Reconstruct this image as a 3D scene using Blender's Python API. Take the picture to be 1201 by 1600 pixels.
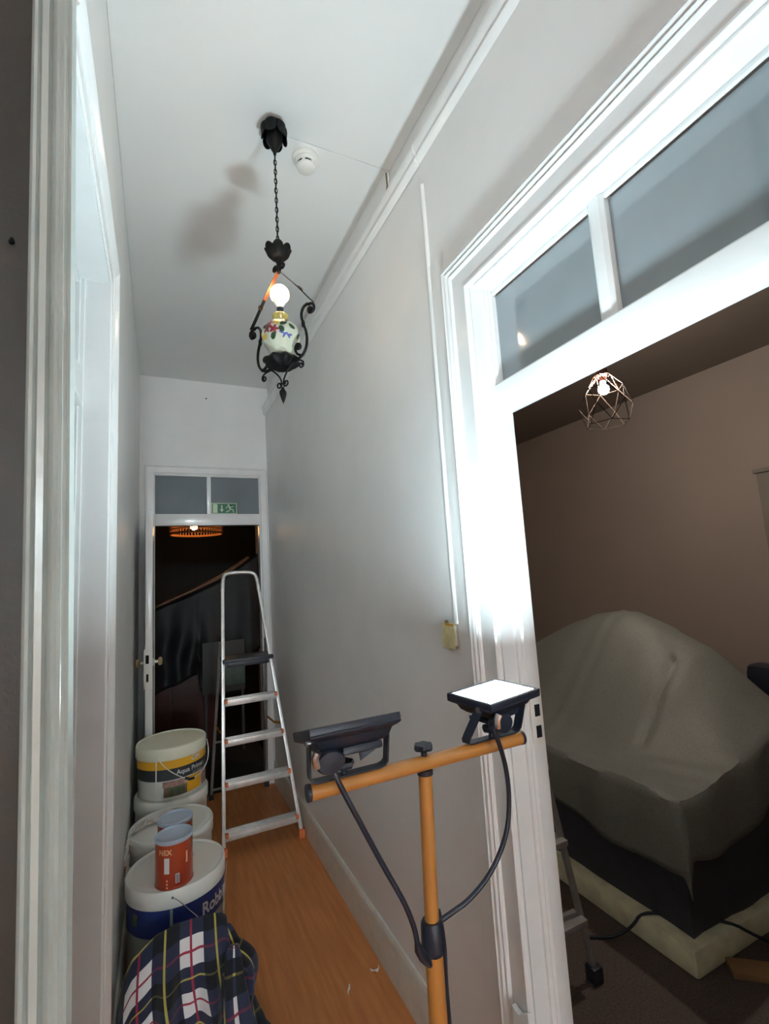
import bpy, bmesh, math, random
from math import sin, cos, pi, radians as R
from mathutils import Vector, Matrix, noise
random.seed(7)
for _o in list(bpy.data.objects): bpy.data.objects.remove(_o)
SC = bpy.context.scene; COL = SC.collection

# ---------------------------------------------------------------- camera
cd = bpy.data.cameras.new('camera'); cam = bpy.data.objects.new('camera', cd); COL.objects.link(cam)
yaw, pit, rol = .4479, .129, -.0612
f = Vector((sin(yaw)*cos(pit), cos(yaw)*cos(pit), sin(pit)))
r = Vector((cos(yaw), -sin(yaw), 0)); u = r.cross(f)
r2 = r*cos(rol)+u*sin(rol); u2 = -r*sin(rol)+u*cos(rol)
cam.matrix_world = Matrix(((r2.x, u2.x, -f.x, 0), (r2.y, u2.y, -f.y, 0), (r2.z, u2.z, -f.z, 1.6), (0, 0, 0, 1)))
cd.sensor_fit = 'HORIZONTAL'; cd.sensor_width = 36; cd.lens = 739.5/1201*36; cd.clip_start = .02; cd.clip_end = 60
SC.camera = cam
# ---------------------------------------------------------------- world, exposure
W = bpy.data.worlds.new('world'); SC.world = W; W.use_nodes = True
W.node_tree.nodes['Background'].inputs[0].default_value = (.5, .5, .52, 1)
W.node_tree.nodes['Background'].inputs[1].default_value = .02
SC.view_settings.view_transform = 'Standard'; SC.view_settings.look = 'None'
SC.view_settings.gamma = 1; SC.view_settings.use_curve_mapping = False
SC.view_settings.exposure = 0.0
SC.cycles.max_bounces = 14; SC.cycles.diffuse_bounces = 10; SC.cycles.glossy_bounces = 4
LED = 530.0          # the work light's panel
BULB = 34.0
WIREBULB = 1200.0     # side room bulb
WICKERBULB = 75.0
HALL_FILL = 255.0           # fill lamp added in the hall behind the camera, out of view

# ---------------------------------------------------------------- materials
def mat(name, col, rough=.5, metal=0, noise_amt=0, noise_scale=8, bump=0, bump_scale=60, coat=0, emit=None, estr=0, spec=.5, alpha=1, trans=0, col2=None, subsurf=0):
    m = bpy.data.materials.new(name); m.use_nodes = True; nt = m.node_tree; b = nt.nodes['Principled BSDF']
    b.inputs['Base Color'].default_value = (*col, 1); b.inputs['Roughness'].default_value = rough
    b.inputs['Metallic'].default_value = metal; b.inputs['Specular IOR Level'].default_value = spec
    b.inputs['Coat Weight'].default_value = coat; b.inputs['Coat Roughness'].default_value = .06
    b.inputs['Alpha'].default_value = alpha; b.inputs['Transmission Weight'].default_value = trans
    if emit: b.inputs['Emission Color'].default_value = (*emit, 1); b.inputs['Emission Strength'].default_value = estr
    tc = nt.nodes.new('ShaderNodeTexCoord')
    if noise_amt or col2:
        n = nt.nodes.new('ShaderNodeTexNoise'); n.inputs['Scale'].default_value = noise_scale; n.inputs['Detail'].default_value = 5
        nt.links.new(tc.outputs['Object'], n.inputs['Vector'])
        mx = nt.nodes.new('ShaderNodeMix'); mx.data_type = 'RGBA'
        mx.inputs[6].default_value = (*col, 1)
        mx.inputs[7].default_value = (*(col2 or [c*(1-noise_amt) for c in col]), 1)
        cr = nt.nodes.new('ShaderNodeValToRGB'); cr.color_ramp.elements[0].position = .4; cr.color_ramp.elements[1].position = .68
        nt.links.new(n.outputs[0], cr.inputs[0]); nt.links.new(cr.outputs[0], mx.inputs[0]); nt.links.new(mx.outputs[2], b.inputs['Base Color'])
    if bump:
        n2 = nt.nodes.new('ShaderNodeTexNoise'); n2.inputs['Scale'].default_value = bump_scale; n2.inputs['Detail'].default_value = 4
        nt.links.new(tc.outputs['Object'], n2.inputs['Vector'])
        bp = nt.nodes.new('ShaderNodeBump'); bp.inputs['Strength'].default_value = bump; bp.inputs['Distance'].default_value = .004
        nt.links.new(n2.outputs[0], bp.inputs['Height']); nt.links.new(bp.outputs[0], b.inputs['Normal'])
    return m
M = {}
M['wall'] = mat('painted_plaster', (.84, .845, .84), .42, noise_amt=.05, noise_scale=3, bump=.35, bump_scale=22)
M['ceiling'] = mat('ceiling_paint', (.83, .845, .84), .5, noise_amt=.03, noise_scale=2, bump=.2, bump_scale=15)
M['gloss'] = mat('gloss_white_paint', (.84, .85, .85), .22, noise_amt=.05, noise_scale=9, bump=.15, bump_scale=30, coat=.3)
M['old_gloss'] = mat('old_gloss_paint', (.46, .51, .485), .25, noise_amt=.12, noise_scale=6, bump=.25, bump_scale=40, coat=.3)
M['shade_brown'] = mat('shade_dark_plaster', (.032, .028, .022), .5, noise_amt=.2, noise_scale=5, bump=.3)  # near-black brown stands in for shade left of the near frame
M['base'] = mat('worn_baseboard_paint', (.74, .73, .67), .4, noise_amt=.10, noise_scale=20, bump=.3)
M['tan'] = mat('tan_wall', (.45, .385, .335), .7, noise_amt=.05, noise_scale=2, bump=.1)
M['tanceil'] = mat('room_ceiling', (.25, .21, .18), .8, noise_amt=.05)
M['carpet'] = mat('brown_carpet', (.12, .095, .085), .95, noise_amt=.4, noise_scale=120, bump=.8, bump_scale=300)
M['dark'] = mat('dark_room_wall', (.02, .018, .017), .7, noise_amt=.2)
M['darkred'] = mat('dark_red_wood', (.06, .012, .008), .5, noise_amt=.3, noise_scale=6)
M['pane'] = mat('painted_glass', (.26, .30, .325), .1, noise_amt=.12, noise_scale=3, coat=1.0)
M['pane_matte'] = mat('matt_painted_glass', (.18, .21, .235), .55, noise_amt=.12, noise_scale=3)
M['black'] = mat('black_plastic', (.016, .021, .036), .42, noise_amt=.1)
M['iron'] = mat('black_wrought_iron', (.004, .004, .004), .6, noise_amt=.2, bump=.3, spec=.2)
M['copper'] = mat('copper_strip', (.26, .085, .035), .35, metal=.7, noise_amt=.4, noise_scale=30)
M['cage'] = mat('dark_cage_wire', (.012, .009, .007), .8, spec=.05)
M['darkcopper'] = mat('dark_copper_strip', (.10, .045, .03), .4, metal=.5)  # darker copper for one strip and the clips
M['alu'] = mat('aluminium', (.74, .74, .73), .36, metal=.6, noise_amt=.15, noise_scale=30)
M['alu_dull'] = mat('dull_aluminium', (.33, .33, .33), .5, metal=.4, noise_amt=.15, noise_scale=20)
M['chrome'] = mat('chrome', (.7, .7, .72), .2, metal=1)
M['orange'] = mat('orange_plastic', (.72, .19, .06), .45, noise_amt=.1)
M['strap'] = mat('yellow_strap', (.55, .25, .03), .7, noise_amt=.1)
M['yellowpaint'] = mat('yellow_orange_tube', (.47, .20, .045), .3, noise_amt=.08, noise_scale=20, coat=.2)
M['white_plastic'] = mat('white_plastic', (.80, .80, .75), .38, noise_amt=.05, noise_scale=6)
M['cream_plastic'] = mat('cream_lid', (.82, .82, .66), .4, noise_amt=.05)
M['grey_plastic'] = mat('bucket_grey', (.36, .40, .37), .4, noise_amt=.1)
M['lab_yellow'] = mat('label_yellow', (.78, .40, .02), .4)
M['lab_black'] = mat('label_black', (.035, .04, .045), .4)
M['lab_blue'] = mat('label_blue', (.018, .035, .17), .38, noise_amt=.1)
M['lab_white'] = mat('label_white', (.72, .73, .75), .4)
M['lab_green'] = mat('label_grass', (.05, .10, .045), .5, col2=(.25, .14, .1), noise_scale=25)
M['lab_pink'] = mat('label_house', (.42, .24, .2), .5, noise_amt=.4, noise_scale=60)
M['tin_red'] = mat('tin_orange_red', (.42, .06, .018), .3, col2=(.32, .03, .012), noise_scale=5, coat=.3)
M['tin_metal'] = mat('tin_metal', (.48, .56, .68), .5, metal=.15)
M['letter'] = mat('peach_print', (.8, .45, .25), .4)
M['sign_green'] = mat('sign_green', (.01, .13, .06), .4)
M['sign_white'] = mat('sign_pale', (.55, .68, .50), .4)
M['tape'] = mat('cream_masking_tape', (.72, .66, .36), .6, noise_amt=.2, noise_scale=30, bump=.4)
M['brown'] = mat('brown_speck', (.18, .12, .05), .7)
M['wood_knob'] = mat('wooden_knob', (.42, .28, .13), .4, noise_amt=.2, noise_scale=20)
M['paper'] = mat('white_scrap', (.8, .78, .74), .7)
M['sheet'] = mat('dust_sheet', (.17, .185, .17), .5, noise_amt=.25, noise_scale=160, bump=.5, bump_scale=200)
M['navy'] = mat('dark_cover', (.035, .04, .06), .55, noise_amt=.3, noise_scale=5, bump=.3, bump_scale=12)
M['foam'] = mat('pale_foam_slab', (.75, .76, .55), .8, noise_amt=.25, noise_scale=12)
M['blackplastic'] = mat('black_plastic_sheet', (.012, .013, .016), .5, noise_amt=.3, spec=.3)
M['rail_wood'] = mat('handrail_wood', (.13, .05, .015), .4)
M['grey_board'] = mat('grey_board', (.045, .045, .045), .6)
M['green_board'] = mat('green_grey_print', (.08, .12, .10), .5, noise_amt=.4, noise_scale=9)
M['wicker'] = mat('wicker', (.42, .16, .05), .7, noise_amt=.3, noise_scale=50)
M['wardrobe'] = mat('grey_wardrobe', (.20, .18, .15), .6, noise_amt=.1)
M['plank'] = mat('raw_plank', (.34, .20, .09), .7, noise_amt=.3, noise_scale=8)
M['led'] = mat('led_panel', (1, 1, 1), .5, emit=(.75, .94, 1.0), estr=LED)
M['led_off'] = mat('dark_led_glass', (.04, .045, .05), .15, coat=.6)
M['bulb'] = mat('lit_white_bulb', (.9, .85, .75), .3, emit=(1, .72, .45), estr=BULB)
M['bulb_neck'] = mat('bulb_neck', (.85, .86, .78), .3, emit=(1, .95, .75), estr=.35)
M['wbulb'] = mat('lit_room_bulb', (1, .8, .5), .3, emit=(1, .83, .70), estr=WIREBULB)
M['kbulb'] = mat('lit_wicker_bulb', (1, .8, .5), .3, emit=(1, .55, .2), estr=WICKERBULB)
M['globe'] = mat('fill_globe', (.9, .9, .85), .3, emit=(.78, .92, 1.0), estr=HALL_FILL)
M['rosecopper'] = mat('rose_copper', (.10, .035, .022), .5, metal=.2)

def floor_mat():
    m = bpy.data.materials.new('orange_laminate'); m.use_nodes = True; nt = m.node_tree; b = nt.nodes['Principled BSDF']
    tc = nt.nodes.new('ShaderNodeTexCoord'); mp = nt.nodes.new('ShaderNodeMapping'); mp.inputs['Scale'].default_value = (22, 1.6, 1)
    n = nt.nodes.new('ShaderNodeTexNoise'); n.inputs['Scale'].default_value = 2.2; n.inputs['Detail'].default_value = 7
    cr = nt.nodes.new('ShaderNodeValToRGB'); cr.color_ramp.elements[0].color = (.52, .185, .055, 1); cr.color_ramp.elements[1].color = (.66, .26, .085, 1)
    cr.color_ramp.elements[0].position = .35; cr.color_ramp.elements[1].position = .7
    nt.links.new(tc.outputs['Object'], mp.inputs[0]); nt.links.new(mp.outputs[0], n.inputs['Vector'])
    nt.links.new(n.outputs[0], cr.inputs[0]); nt.links.new(cr.outputs[0], b.inputs['Base Color'])
    n3 = nt.nodes.new('ShaderNodeTexNoise'); n3.inputs['Scale'].default_value = 3
    nt.links.new(tc.outputs['Object'], n3.inputs['Vector'])
    mr = nt.nodes.new('ShaderNodeMapRange'); mr.inputs[3].default_value = .35; mr.inputs[4].default_value = .6
    nt.links.new(n3.outputs[0], mr.inputs[0]); nt.links.new(mr.outputs[0], b.inputs['Roughness'])
    return m
M['floor'] = floor_mat()

def plaid_mat():
    m = bpy.data.materials.new('plaid_flannel'); m.use_nodes = True; nt = m.node_tree; b = nt.nodes['Principled BSDF']
    b.inputs['Roughness'].default_value = .9; b.inputs['Sheen Weight'].default_value = .2
    uv = nt.nodes.new('ShaderNodeUVMap'); uv.uv_map = 'UVMap'; sep = nt.nodes.new('ShaderNodeSeparateXYZ'); nt.links.new(uv.outputs[0], sep.inputs[0])
    def math_(op, a, bb=None, c=None):
        n = nt.nodes.new('ShaderNodeMath'); n.operation = op
        for i, v in enumerate((a, bb, c)):
            if v is None: continue
            if isinstance(v, (int, float)): n.inputs[i].default_value = v
            else: nt.links.new(v, n.inputs[i])
        return n.outputs[0]
    def bands(s):
        fr = math_('FRACT', s)
        navy = math_('GREATER_THAN', fr, .48)
        line = lambda c, w: math_('COMPARE', fr, c, w)
        return navy, line(.225, .022), line(.72, .02)
    nu, ru, yu = bands(sep.outputs[0]); nv, rv, yv = bands(sep.outputs[1])
    def mix(fac, a, c):
        n = nt.nodes.new('ShaderNodeMix'); n.data_type = 'RGBA'; nt.links.new(fac, n.inputs[0])
        for i, v in ((6, a), (7, c)):
            if isinstance(v, tuple): n.inputs[i].default_value = (*v, 1)
            else: nt.links.new(v, n.inputs[i])
        return n.outputs[2]
    w, nvy, blk = (.78, .77, .78), (.022, .028, .065), (.006, .007, .012)
    h = mix(nv, w, nvy); h2 = mix(nv, nvy, blk)
    c = mix(nu, h, h2)
    nn = nt.nodes.new('ShaderNodeMath'); nn.operation = 'MULTIPLY'; nt.links.new(nu, nn.inputs[0]); nn.inputs[1].default_value = .6
    c = mix(rv, c, (.34, .03, .06)); c = mix(nn.outputs[0], c, mix(nv, nvy, blk))
    c = mix(ru, c, (.33, .03, .07))
    half = math_('MULTIPLY', yv, math_('SUBTRACT', 1, math_('MULTIPLY', nu, .8))); c = mix(half, c, (.5, .42, .10)); c = mix(yu, c, (.5, .42, .10))
    nt.links.new(c, b.inputs['Base Color'])
    return m
M['plaid'] = plaid_mat()

def stripe_tape():
    m = bpy.data.materials.new('red_white_tape'); m.use_nodes = True; nt = m.node_tree; b = nt.nodes['Principled BSDF']
    tc = nt.nodes.new('ShaderNodeTexCoord'); v = nt.nodes.new('ShaderNodeTexNoise'); v.inputs['Scale'].default_value = 45; v.inputs['Detail'].default_value = 3
    nt.links.new(tc.outputs['Object'], v.inputs['Vector'])
    cr = nt.nodes.new('ShaderNodeValToRGB'); cr.color_ramp.interpolation = 'CONSTANT'
    cr.color_ramp.elements[0].color = (.68, .62, .57, 1); cr.color_ramp.elements[1].position = .58; cr.color_ramp.elements[1].color = (.62, .2, .14, 1)
    nt.links.new(v.outputs[0], cr.inputs[0]); nt.links.new(cr.outputs[0], b.inputs['Base Color']); b.inputs['Roughness'].default_value = .35
    return m
M['stripe'] = stripe_tape()

def ceramic():
    m = bpy.data.materials.new('painted_ceramic'); m.use_nodes = True; nt = m.node_tree; b = nt.nodes['Principled BSDF']
    b.inputs['Base Color'].default_value = (.50, .53, .42, 1); b.inputs['Roughness'].default_value = .15; b.inputs['Coat Weight'].default_value = .5
    return m
M['ceramic'] = ceramic()

# ---------------------------------------------------------------- mesh helpers
class MB:
    def __init__(s): s.v = []; s.f = []; s.m = []; s.uv = None
    def add(s, vs, fs, mi=0):
        o = len(s.v); s.v += [tuple(x) for x in vs]; s.f += [tuple(o+i for i in q) for q in fs]; s.m += [mi]*len(fs); return s
    def box(s, x0, x1, y0, y1, z0, z1, mi=0, M4=None):
        vs = [Vector(p) for p in ((x0,y0,z0),(x1,y0,z0),(x1,y1,z0),(x0,y1,z0),(x0,y0,z1),(x1,y0,z1),(x1,y1,z1),(x0,y1,z1))]
        if M4: vs = [M4 @ p for p in vs]
        return s.add(vs, [(3,2,1,0),(4,5,6,7),(0,1,5,4),(1,2,6,5),(2,3,7,6),(3,0,4,7)], mi)
    def tube(s, pts, rad, n=8, mi=0, cap=True, flat=None, side=None, closed=False):
        P = [Vector(p) for p in pts]; N = len(P); rings = []; up = None
        for i, p in enumerate(P):
            if closed: t = P[(i+1) % N]-P[(i-1) % N]
            else: t = P[min(i+1, N-1)]-P[max(i-1, 0)]
            t.normalize()
            if side is not None: a = Vector(side); a = (a-t*a.dot(t)).normalized()
            else:
                if up is None: up = Vector((0, 0, 1)) if abs(t.z) < .9 else Vector((1, 0, 0))
                a = (up-t*up.dot(t)).normalized(); up = a
            b = t.cross(a); rr = rad[i] if isinstance(rad, (list, tuple)) else rad; fl = rr if flat is None else flat
            rings.append([p+a*cos(2*pi*k/n+pi/n)*rr+b*sin(2*pi*k/n+pi/n)*fl for k in range(n)])
        vs = [q for g in rings for q in g]; fs = []
        for i in range(N if closed else N-1):
            j = (i+1) % N
            for k in range(n): fs.append((i*n+k, i*n+(k+1) % n, j*n+(k+1) % n, j*n+k))
        if cap and not closed: fs += [tuple(range(n))[::-1], tuple((N-1)*n+k for k in range(n))]
        return s.add(vs, fs, mi)
    def lathe(s, prof, c=(0, 0, 0), n=32, mi=0, M4=None, fn=None):
        vs = []; fs = []
        for (rr, z) in prof:
            for k in range(n):
                a = 2*pi*k/n; q = rr; zz = z
                if fn: q, zz = fn(rr, z, a)
                p = Vector((q*cos(a), q*sin(a), zz))
                if M4: p = M4 @ p
                vs.append(p+Vector(c))
        for i in range(len(prof)-1):
            for k in range(n): fs.append((i*n+k, i*n+(k+1) % n, (i+1)*n+(k+1) % n, (i+1)*n+k))
        if prof[0][0] > 1e-6: fs.append(tuple(range(n))[::-1])
        if prof[-1][0] > 1e-6: fs.append(tuple((len(prof)-1)*n+k for k in range(n)))
        return s.add(vs, fs, mi)
    def prism(s, poly, h0, h1, fr, mi=0):      # poly 2D; fr(a,b,h)->3D
        n = len(poly); vs = [fr(a, b, h0) for a, b in poly]+[fr(a, b, h1) for a, b in poly]
        fs = [tuple(range(n))[::-1], tuple(range(n, 2*n))]+[(i, (i+1) % n, n+(i+1) % n, n+i) for i in range(n)]
        return s.add(vs, fs, mi)
    def sweep(s, frames, close=True, mi=0):    # frames: list of rings of equal length
        n = len(frames[0]); vs = [p for g in frames for p in g]; fs = []
        for i in range(len(frames)-1):
            for k in range(n if close else n-1): fs.append((i*n+k, i*n+(k+1) % n, (i+1)*n+(k+1) % n, (i+1)*n+k))
        if close: fs += [tuple(range(n))[::-1], tuple((len(frames)-1)*n+k for k in range(n))]
        return s.add(vs, fs, mi)
    def build(s, name, ms, parent=None, smooth=True, bevel=0, recalc=True, loc=None):
        me = bpy.data.meshes.new(name); me.from_pydata([tuple(v) for v in s.v], [], s.f)
        if not isinstance(ms, (list, tuple)): ms = [ms]
        for m in ms: me.materials.append(M[m] if isinstance(m, str) else m)
        for p, mi in zip(me.polygons, s.m): p.material_index = mi
        if s.uv:
            l = me.uv_layers.new(name='UVMap')
            for p in me.polygons:
                for li in p.loop_indices: l.data[li].uv = s.uv[me.loops[li].vertex_index]
        bm = bmesh.new(); bm.from_mesh(me)
        if bevel:
            es = [e for e in bm.edges if len(e.link_faces) == 2 and e.calc_face_angle(0) > .6]
            bmesh.ops.bevel(bm, geom=es, offset=bevel, segments=2, affect='EDGES', profile=.6, clamp_overlap=True)
        if recalc: bmesh.ops.recalc_face_normals(bm, faces=bm.faces[:])
        bm.to_mesh(me); bm.free()
        if smooth:
            for p in me.polygons: p.use_smooth = True
            me.set_sharp_from_angle(angle=R(38))
        o = bpy.data.objects.new(name, me); COL.objects.link(o)
        if parent is not None:
            o.parent = parent; par_loc = wloc(parent); me.transform(Matrix.Translation(-par_loc))
        elif loc is not None:
            o.location = loc; me.transform(Matrix.Translation(-Vector(loc)))
        return o
def wloc(o):
    v = Vector(o.location); p = o.parent
    while p: v += Vector(p.location); p = p.parent
    return v
def thing(name, label, cat, loc=(0, 0, 0), group=None):
    o = bpy.data.objects.new(name, None); COL.objects.link(o); o.location = loc; o.empty_display_size = .05
    o['label'] = label; o['category'] = cat
    if group: o['group'] = group
    return o
def tag(o, label, cat, group=None):
    o['label'] = label; o['category'] = cat
    if group: o['group'] = group
    return o
def struct(o, label=None, cat=None):
    o['kind'] = 'structure'
    if label: o['label'] = label
    if cat: o['category'] = cat
    return o
def sempty(name, loc, label, cat):
    o = bpy.data.objects.new(name, None); COL.objects.link(o); o.location = loc; return struct(o, label, cat)
def text_mesh(body, size):
    cu = bpy.data.curves.new('t', 'FONT'); cu.body = body; cu.size = size; cu.resolution_u = 3
    o = bpy.data.objects.new('t', cu); COL.objects.link(o); bpy.context.view_layer.update()
    dg = bpy.context.evaluated_depsgraph_get(); me = bpy.data.meshes.new_from_object(o.evaluated_get(dg))
    bm = bmesh.new(); bm.from_mesh(me); bmesh.ops.triangulate(bm, faces=bm.faces[:])
    vs = [v.co.copy() for v in bm.verts]; fs = [tuple(v.index for v in q.verts) for q in bm.faces]; bm.free()
    bpy.data.objects.remove(o); bpy.data.curves.remove(cu); bpy.data.meshes.remove(me)
    return vs, fs
def text_on_cyl(name, body, size, c, rad, ph0, z0, m, parent, squash=1, bold=.0):
    vs, fs = text_mesh(body, size); mb = MB()
    for off in ((0, 0), (bold, 0), (0, bold), (bold, bold)) if bold else ((0, 0),):
        out = []
        for v in vs:
            ph = R(ph0)+(v.x+off[0])*squash/rad; z = z0+v.y+off[1]
            out.append((c[0]+rad*sin(ph), c[1]-rad*cos(ph), z))
        mb.add(out, fs)
    return mb.build(name, m, parent, smooth=False, recalc=False)
def cyl_band(name, c, rad, p0, p1, z0, z1, m, parent, n=40, th=.0012, slant=None):
    mb = MB(); fr = []
    for i in range(n+1):
        t = i/n; ph = R(p0+(p1-p0)*t); a, b = (z0, z1) if slant is None else slant(t)
        fr.append([(c[0]+q*sin(ph), c[1]-q*cos(ph), z) for q, z in ((rad, a), (rad+th, a), (rad+th, b), (rad, b))])
    mb.sweep(fr); return mb.build(name, m, parent)

# ================================================================ SETTING
XR, XL, YB, ZC = .845, -.140, 4.07, 3.30
def wallbox(name, boxes, m, label=None):
    mb = MB()
    for b in boxes: mb.box(*b)
    return struct(mb.build(name, m, smooth=False), label)
# floors
wallbox('floor', [(-1.3, .90, -9.0, 4.12, -.04, 0)], 'floor', 'orange-brown laminate corridor floor')
wallbox('floor_room_right', [(.90, 4.7, -1.5, 5.3, -.04, 0)], 'carpet', 'dark brown carpet of the side room')
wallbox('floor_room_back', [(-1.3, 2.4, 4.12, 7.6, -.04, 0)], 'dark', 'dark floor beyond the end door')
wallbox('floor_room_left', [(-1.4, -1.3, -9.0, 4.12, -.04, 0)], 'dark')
c_ = wallbox('ceiling', [(-1.4, .96, -9.1, 4.2, 3.30, 3.36)], 'ceiling', 'white painted ceiling')
mb = MB(); mb.box(-.139, .884, .0, 1.585, 3.295, 3.2999); mb.build('ceiling_board', 'ceiling', c_, smooth=False)
mb = MB(); mb.box(-.139, .884, 1.590, 4.069, 3.295, 3.2999); mb.build('ceiling_board', 'ceiling', c_, smooth=False)
mb = MB(); mb.box(-.139, .37, 1.5851, 1.5899, 3.295, 3.2999); mb.build('filler', 'ceiling', c_, smooth=False)
wallbox('ceiling_room_right', [(.96, 4.7, -1.6, 5.3, 3.30, 3.36)], 'tanceil')
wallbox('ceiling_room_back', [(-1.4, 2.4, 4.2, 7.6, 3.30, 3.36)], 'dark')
# right wall with door opening Y .25..1.077, thick .11; upper wall set back above the rail
D3A, D3B, DH = .25, 1.077, 2.44
wallbox('wall_right', [(XR, .955, D3B, 4.17, 0, 3.08), (XR, .955, -9.0, D3A, 0, 3.08), (XR, .955, D3A, D3B, DH, 3.08), (.885, .955, -9.0, 4.17, 3.08, 3.30)], 'wall', 'long white painted corridor wall')
wallbox('wall_back', [(XL-.1, -.04, YB, YB+.1, 0, 3.3), (.784, XR, YB, YB+.1, 0, 3.3), (-.04, .784, YB, YB+.1, 2.49, 3.3), (.845, .886, YB, YB+.1, 3.08, 3.3)], 'wall', 'white end wall of the corridor')
D2A, D2B = .804, 1.41
wallbox('wall_left', [(XL-.072, XL, D2B, YB+.1, 0, 3.3), (XL-.072, XL, D2A-.003, D2B, DH, 3.3)], 'wall', 'white corridor wall behind the paint buckets')
wallbox('wall_front', [(-1.3, -.150, .775, .80, 0, 3.3)], 'shade_brown', 'wall left of the near door frame, shade painted in as dark brown')
wallbox('wall_hall', [(-1.4, -1.3, -9.0, 4.1, 0, 3.3), (-1.4, .955, -9.1, -9.0, 0, 3.3)], 'wall')
wallbox('wall_room_right', [(4.6, 4.7, -1.6, 5.3, 0, 3.3), (.955, 4.7, 5.2, 5.3, 0, 3.3), (.955, 4.7, -1.6, -1.5, 0, 3.3)], 'tan', 'tan walls of the side room')
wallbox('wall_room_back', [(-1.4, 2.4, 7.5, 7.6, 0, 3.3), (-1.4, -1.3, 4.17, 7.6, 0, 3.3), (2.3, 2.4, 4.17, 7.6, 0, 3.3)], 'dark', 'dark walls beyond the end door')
# cornice rail on right wall (two lengths), frieze board, gap
def cornice(y0, y1, dx, dz):
    prof = [(XR+.0, 3.045), (XR-.012, 3.05), (XR-.020, 3.062), (XR-.012, 3.074), (XR-.022, 3.085), (XR-.026, 3.115), (XR-.018, 3.13), (.8849, 3.134), (.8849, 3.0801), (XR, 3.0801)]
    mb = MB(); mb.sweep([[(x-dx, y, z+dz) for x, z in prof] for y in (y0, y1)]); return mb
struct(cornice(-1.49, 1.29, 0, .006).build('trim_1', 'gloss'), 'white cornice moulding, near length above the side door')
struct(cornice(1.2905, 4.069, .002, 0).build('trim_2', 'gloss'), 'white cornice moulding, far length down the corridor')
struct(MB().box(.868, .8849, 1.594, 4.069, 3.135, 3.2955).build('trim_3', 'ceiling', smooth=False, bevel=.002), 'flat frieze board under the ceiling, far length')
mb = MB(); mb.tube([(.8695, 1.5905, 3.285), (.871, 1.591, 3.23), (.868, 1.591, 3.205), (.872, 1.5905, 3.14)], .0035, 6)
tag(mb.build('dark_gap', 'brown'), 'dark crack at the end of the frieze board by the ceiling seam', 'crack')
# vertical half-round trim on the right wall, roughly plastered strip next to it
mb = MB(); mb.tube([(XR, 1.285+random.uniform(-.0015, .0015), z) for z in [1.43+i*.09 for i in range(18)]], .009, 10, flat=.011, side=(1, 0, 0))
struct(mb.build('trim_4', 'gloss'), 'thin vertical half-round strip on the wall ending at the taped switch')
# rough plaster strip
mb = MB(); g = []
for i in range(60):
    z = .02+i*(2.62/59)
    g.append([(XR-.0015-abs(noise.noise(Vector((j*.9, z*7, 3))))*.004*(0 if j in (0, 8) else 1), 1.203+j*.0092+noise.noise(Vector((j, z*5, 0)))*.002, z) for j in range(9)])
mb.sweep(g, close=False); struct(mb.build('trim_5', 'wall', recalc=False), 'rough patched plaster strip beside the door casing')

# --- casing profile, offsets from the opening (w) and protrusion (h)
PROF = [(0, 0), (0, .009), (.004, .014), (.010, .014), (.013, .010), (.066, .011), (.068, .016), (.073, .020), (.079, .016), (.081, .019), (.087, .024), (.093, .019), (.095, .021), (.102, .026), (.110, .021), (.112, .016), (.112, 0)]
def casing(fn, y0, y1, z1, prof=PROF, sides='ab'):   # fn(u, z, h)
    mb = MB(); fr = []
    if 'a' in sides: fr.append([fn(y0-w, 0, h) for w, h in prof])
    fr.append([fn(y0-w if 'a' in sides else y0, z1+w, h) for w, h in prof])
    fr.append([fn(y1+w if 'b' in sides else y1, z1+w, h) for w, h in prof])
    if 'b' in sides: fr.append([fn(y1+w, 0, h) for w, h in prof])
    mb.sweep(fr); return mb
# --- door_3 : big door on the right
d3 = sempty('door_3', (.9, .66, 0), 'white framed doorway on the right with glazed transom', 'doorway')
casing(lambda y, z, h: (XR-h-.0005, y, z), D3A, D3B, DH).build('casing', 'gloss', d3)
def framebox(par, name, b, m='gloss', bev=.003): mb = MB(); mb.box(*b); return mb.build(name, m, par, bevel=bev)
# jamb lining with stepped profile
def jamb(ys, sgn):
    y = ys
    prof = [(.846, y), (.846, y-sgn*.006), (.890, y-sgn*.006), (.892, y-sgn*.013), (.902, y-sgn*.016), (.906, y-sgn*.013), (.912, y-sgn*.019), (.952, y-sgn*.019), (.954, y-sgn*.012), (.954, y)]
    mb = MB(); mb.sweep([[(a, b, z) for a, b in prof] for z in (0.0, DH-.0005)]); return mb
jb = jamb(D3B-.0005, 1).build('jamb', 'gloss', d3); jamb(D3A+.0005, -1).build('jamb', 'gloss', d3)
framebox(d3, 'head_lining', (.846, .954, D3A+.02, D3B-.02, DH-.009, DH-.0005))
framebox(d3, 'transom_bead', (.912, .922, D3A+.02, D3B-.02, DH-.022, DH-.009))
prof = [(.894, 2.072), (.894, 2.128), (.900, 2.134), (.950, 2.134), (.950, 2.050), (.915, 2.050), (.912, 2.056), (.906, 2.056), (.903, 2.062), (.897, 2.062)]
mb = MB(); mb.sweep([[(x, y, z) for x, z in prof] for y in (D3A+.0195, D3B-.0195)]); mb.build('transom_rail', 'gloss', d3, bevel=.0012)
prof = [(.905, .660), (.905, .684), (.912, .694), (.945, .694), (.945, .650), (.912, .650)]
mb = MB(); mb.sweep([[(x, y, z) for x, y in prof] for z in (2.134, DH-.0095)]); mb.build('mullion', 'gloss', d3, bevel=.001)
for y0, y1 in ((.27, .6499), (.6941, 1.0575)):
    MB().box(.928, .932, y0, y1, 2.1345, DH-.0225).build('pane', 'pane', d3, smooth=False)
sp = MB().box(.908, .950, D3B-.0225, D3B-.0196, 1.118, 1.262).build('strike_plate', 'white_plastic', jb, bevel=.001)
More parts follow.
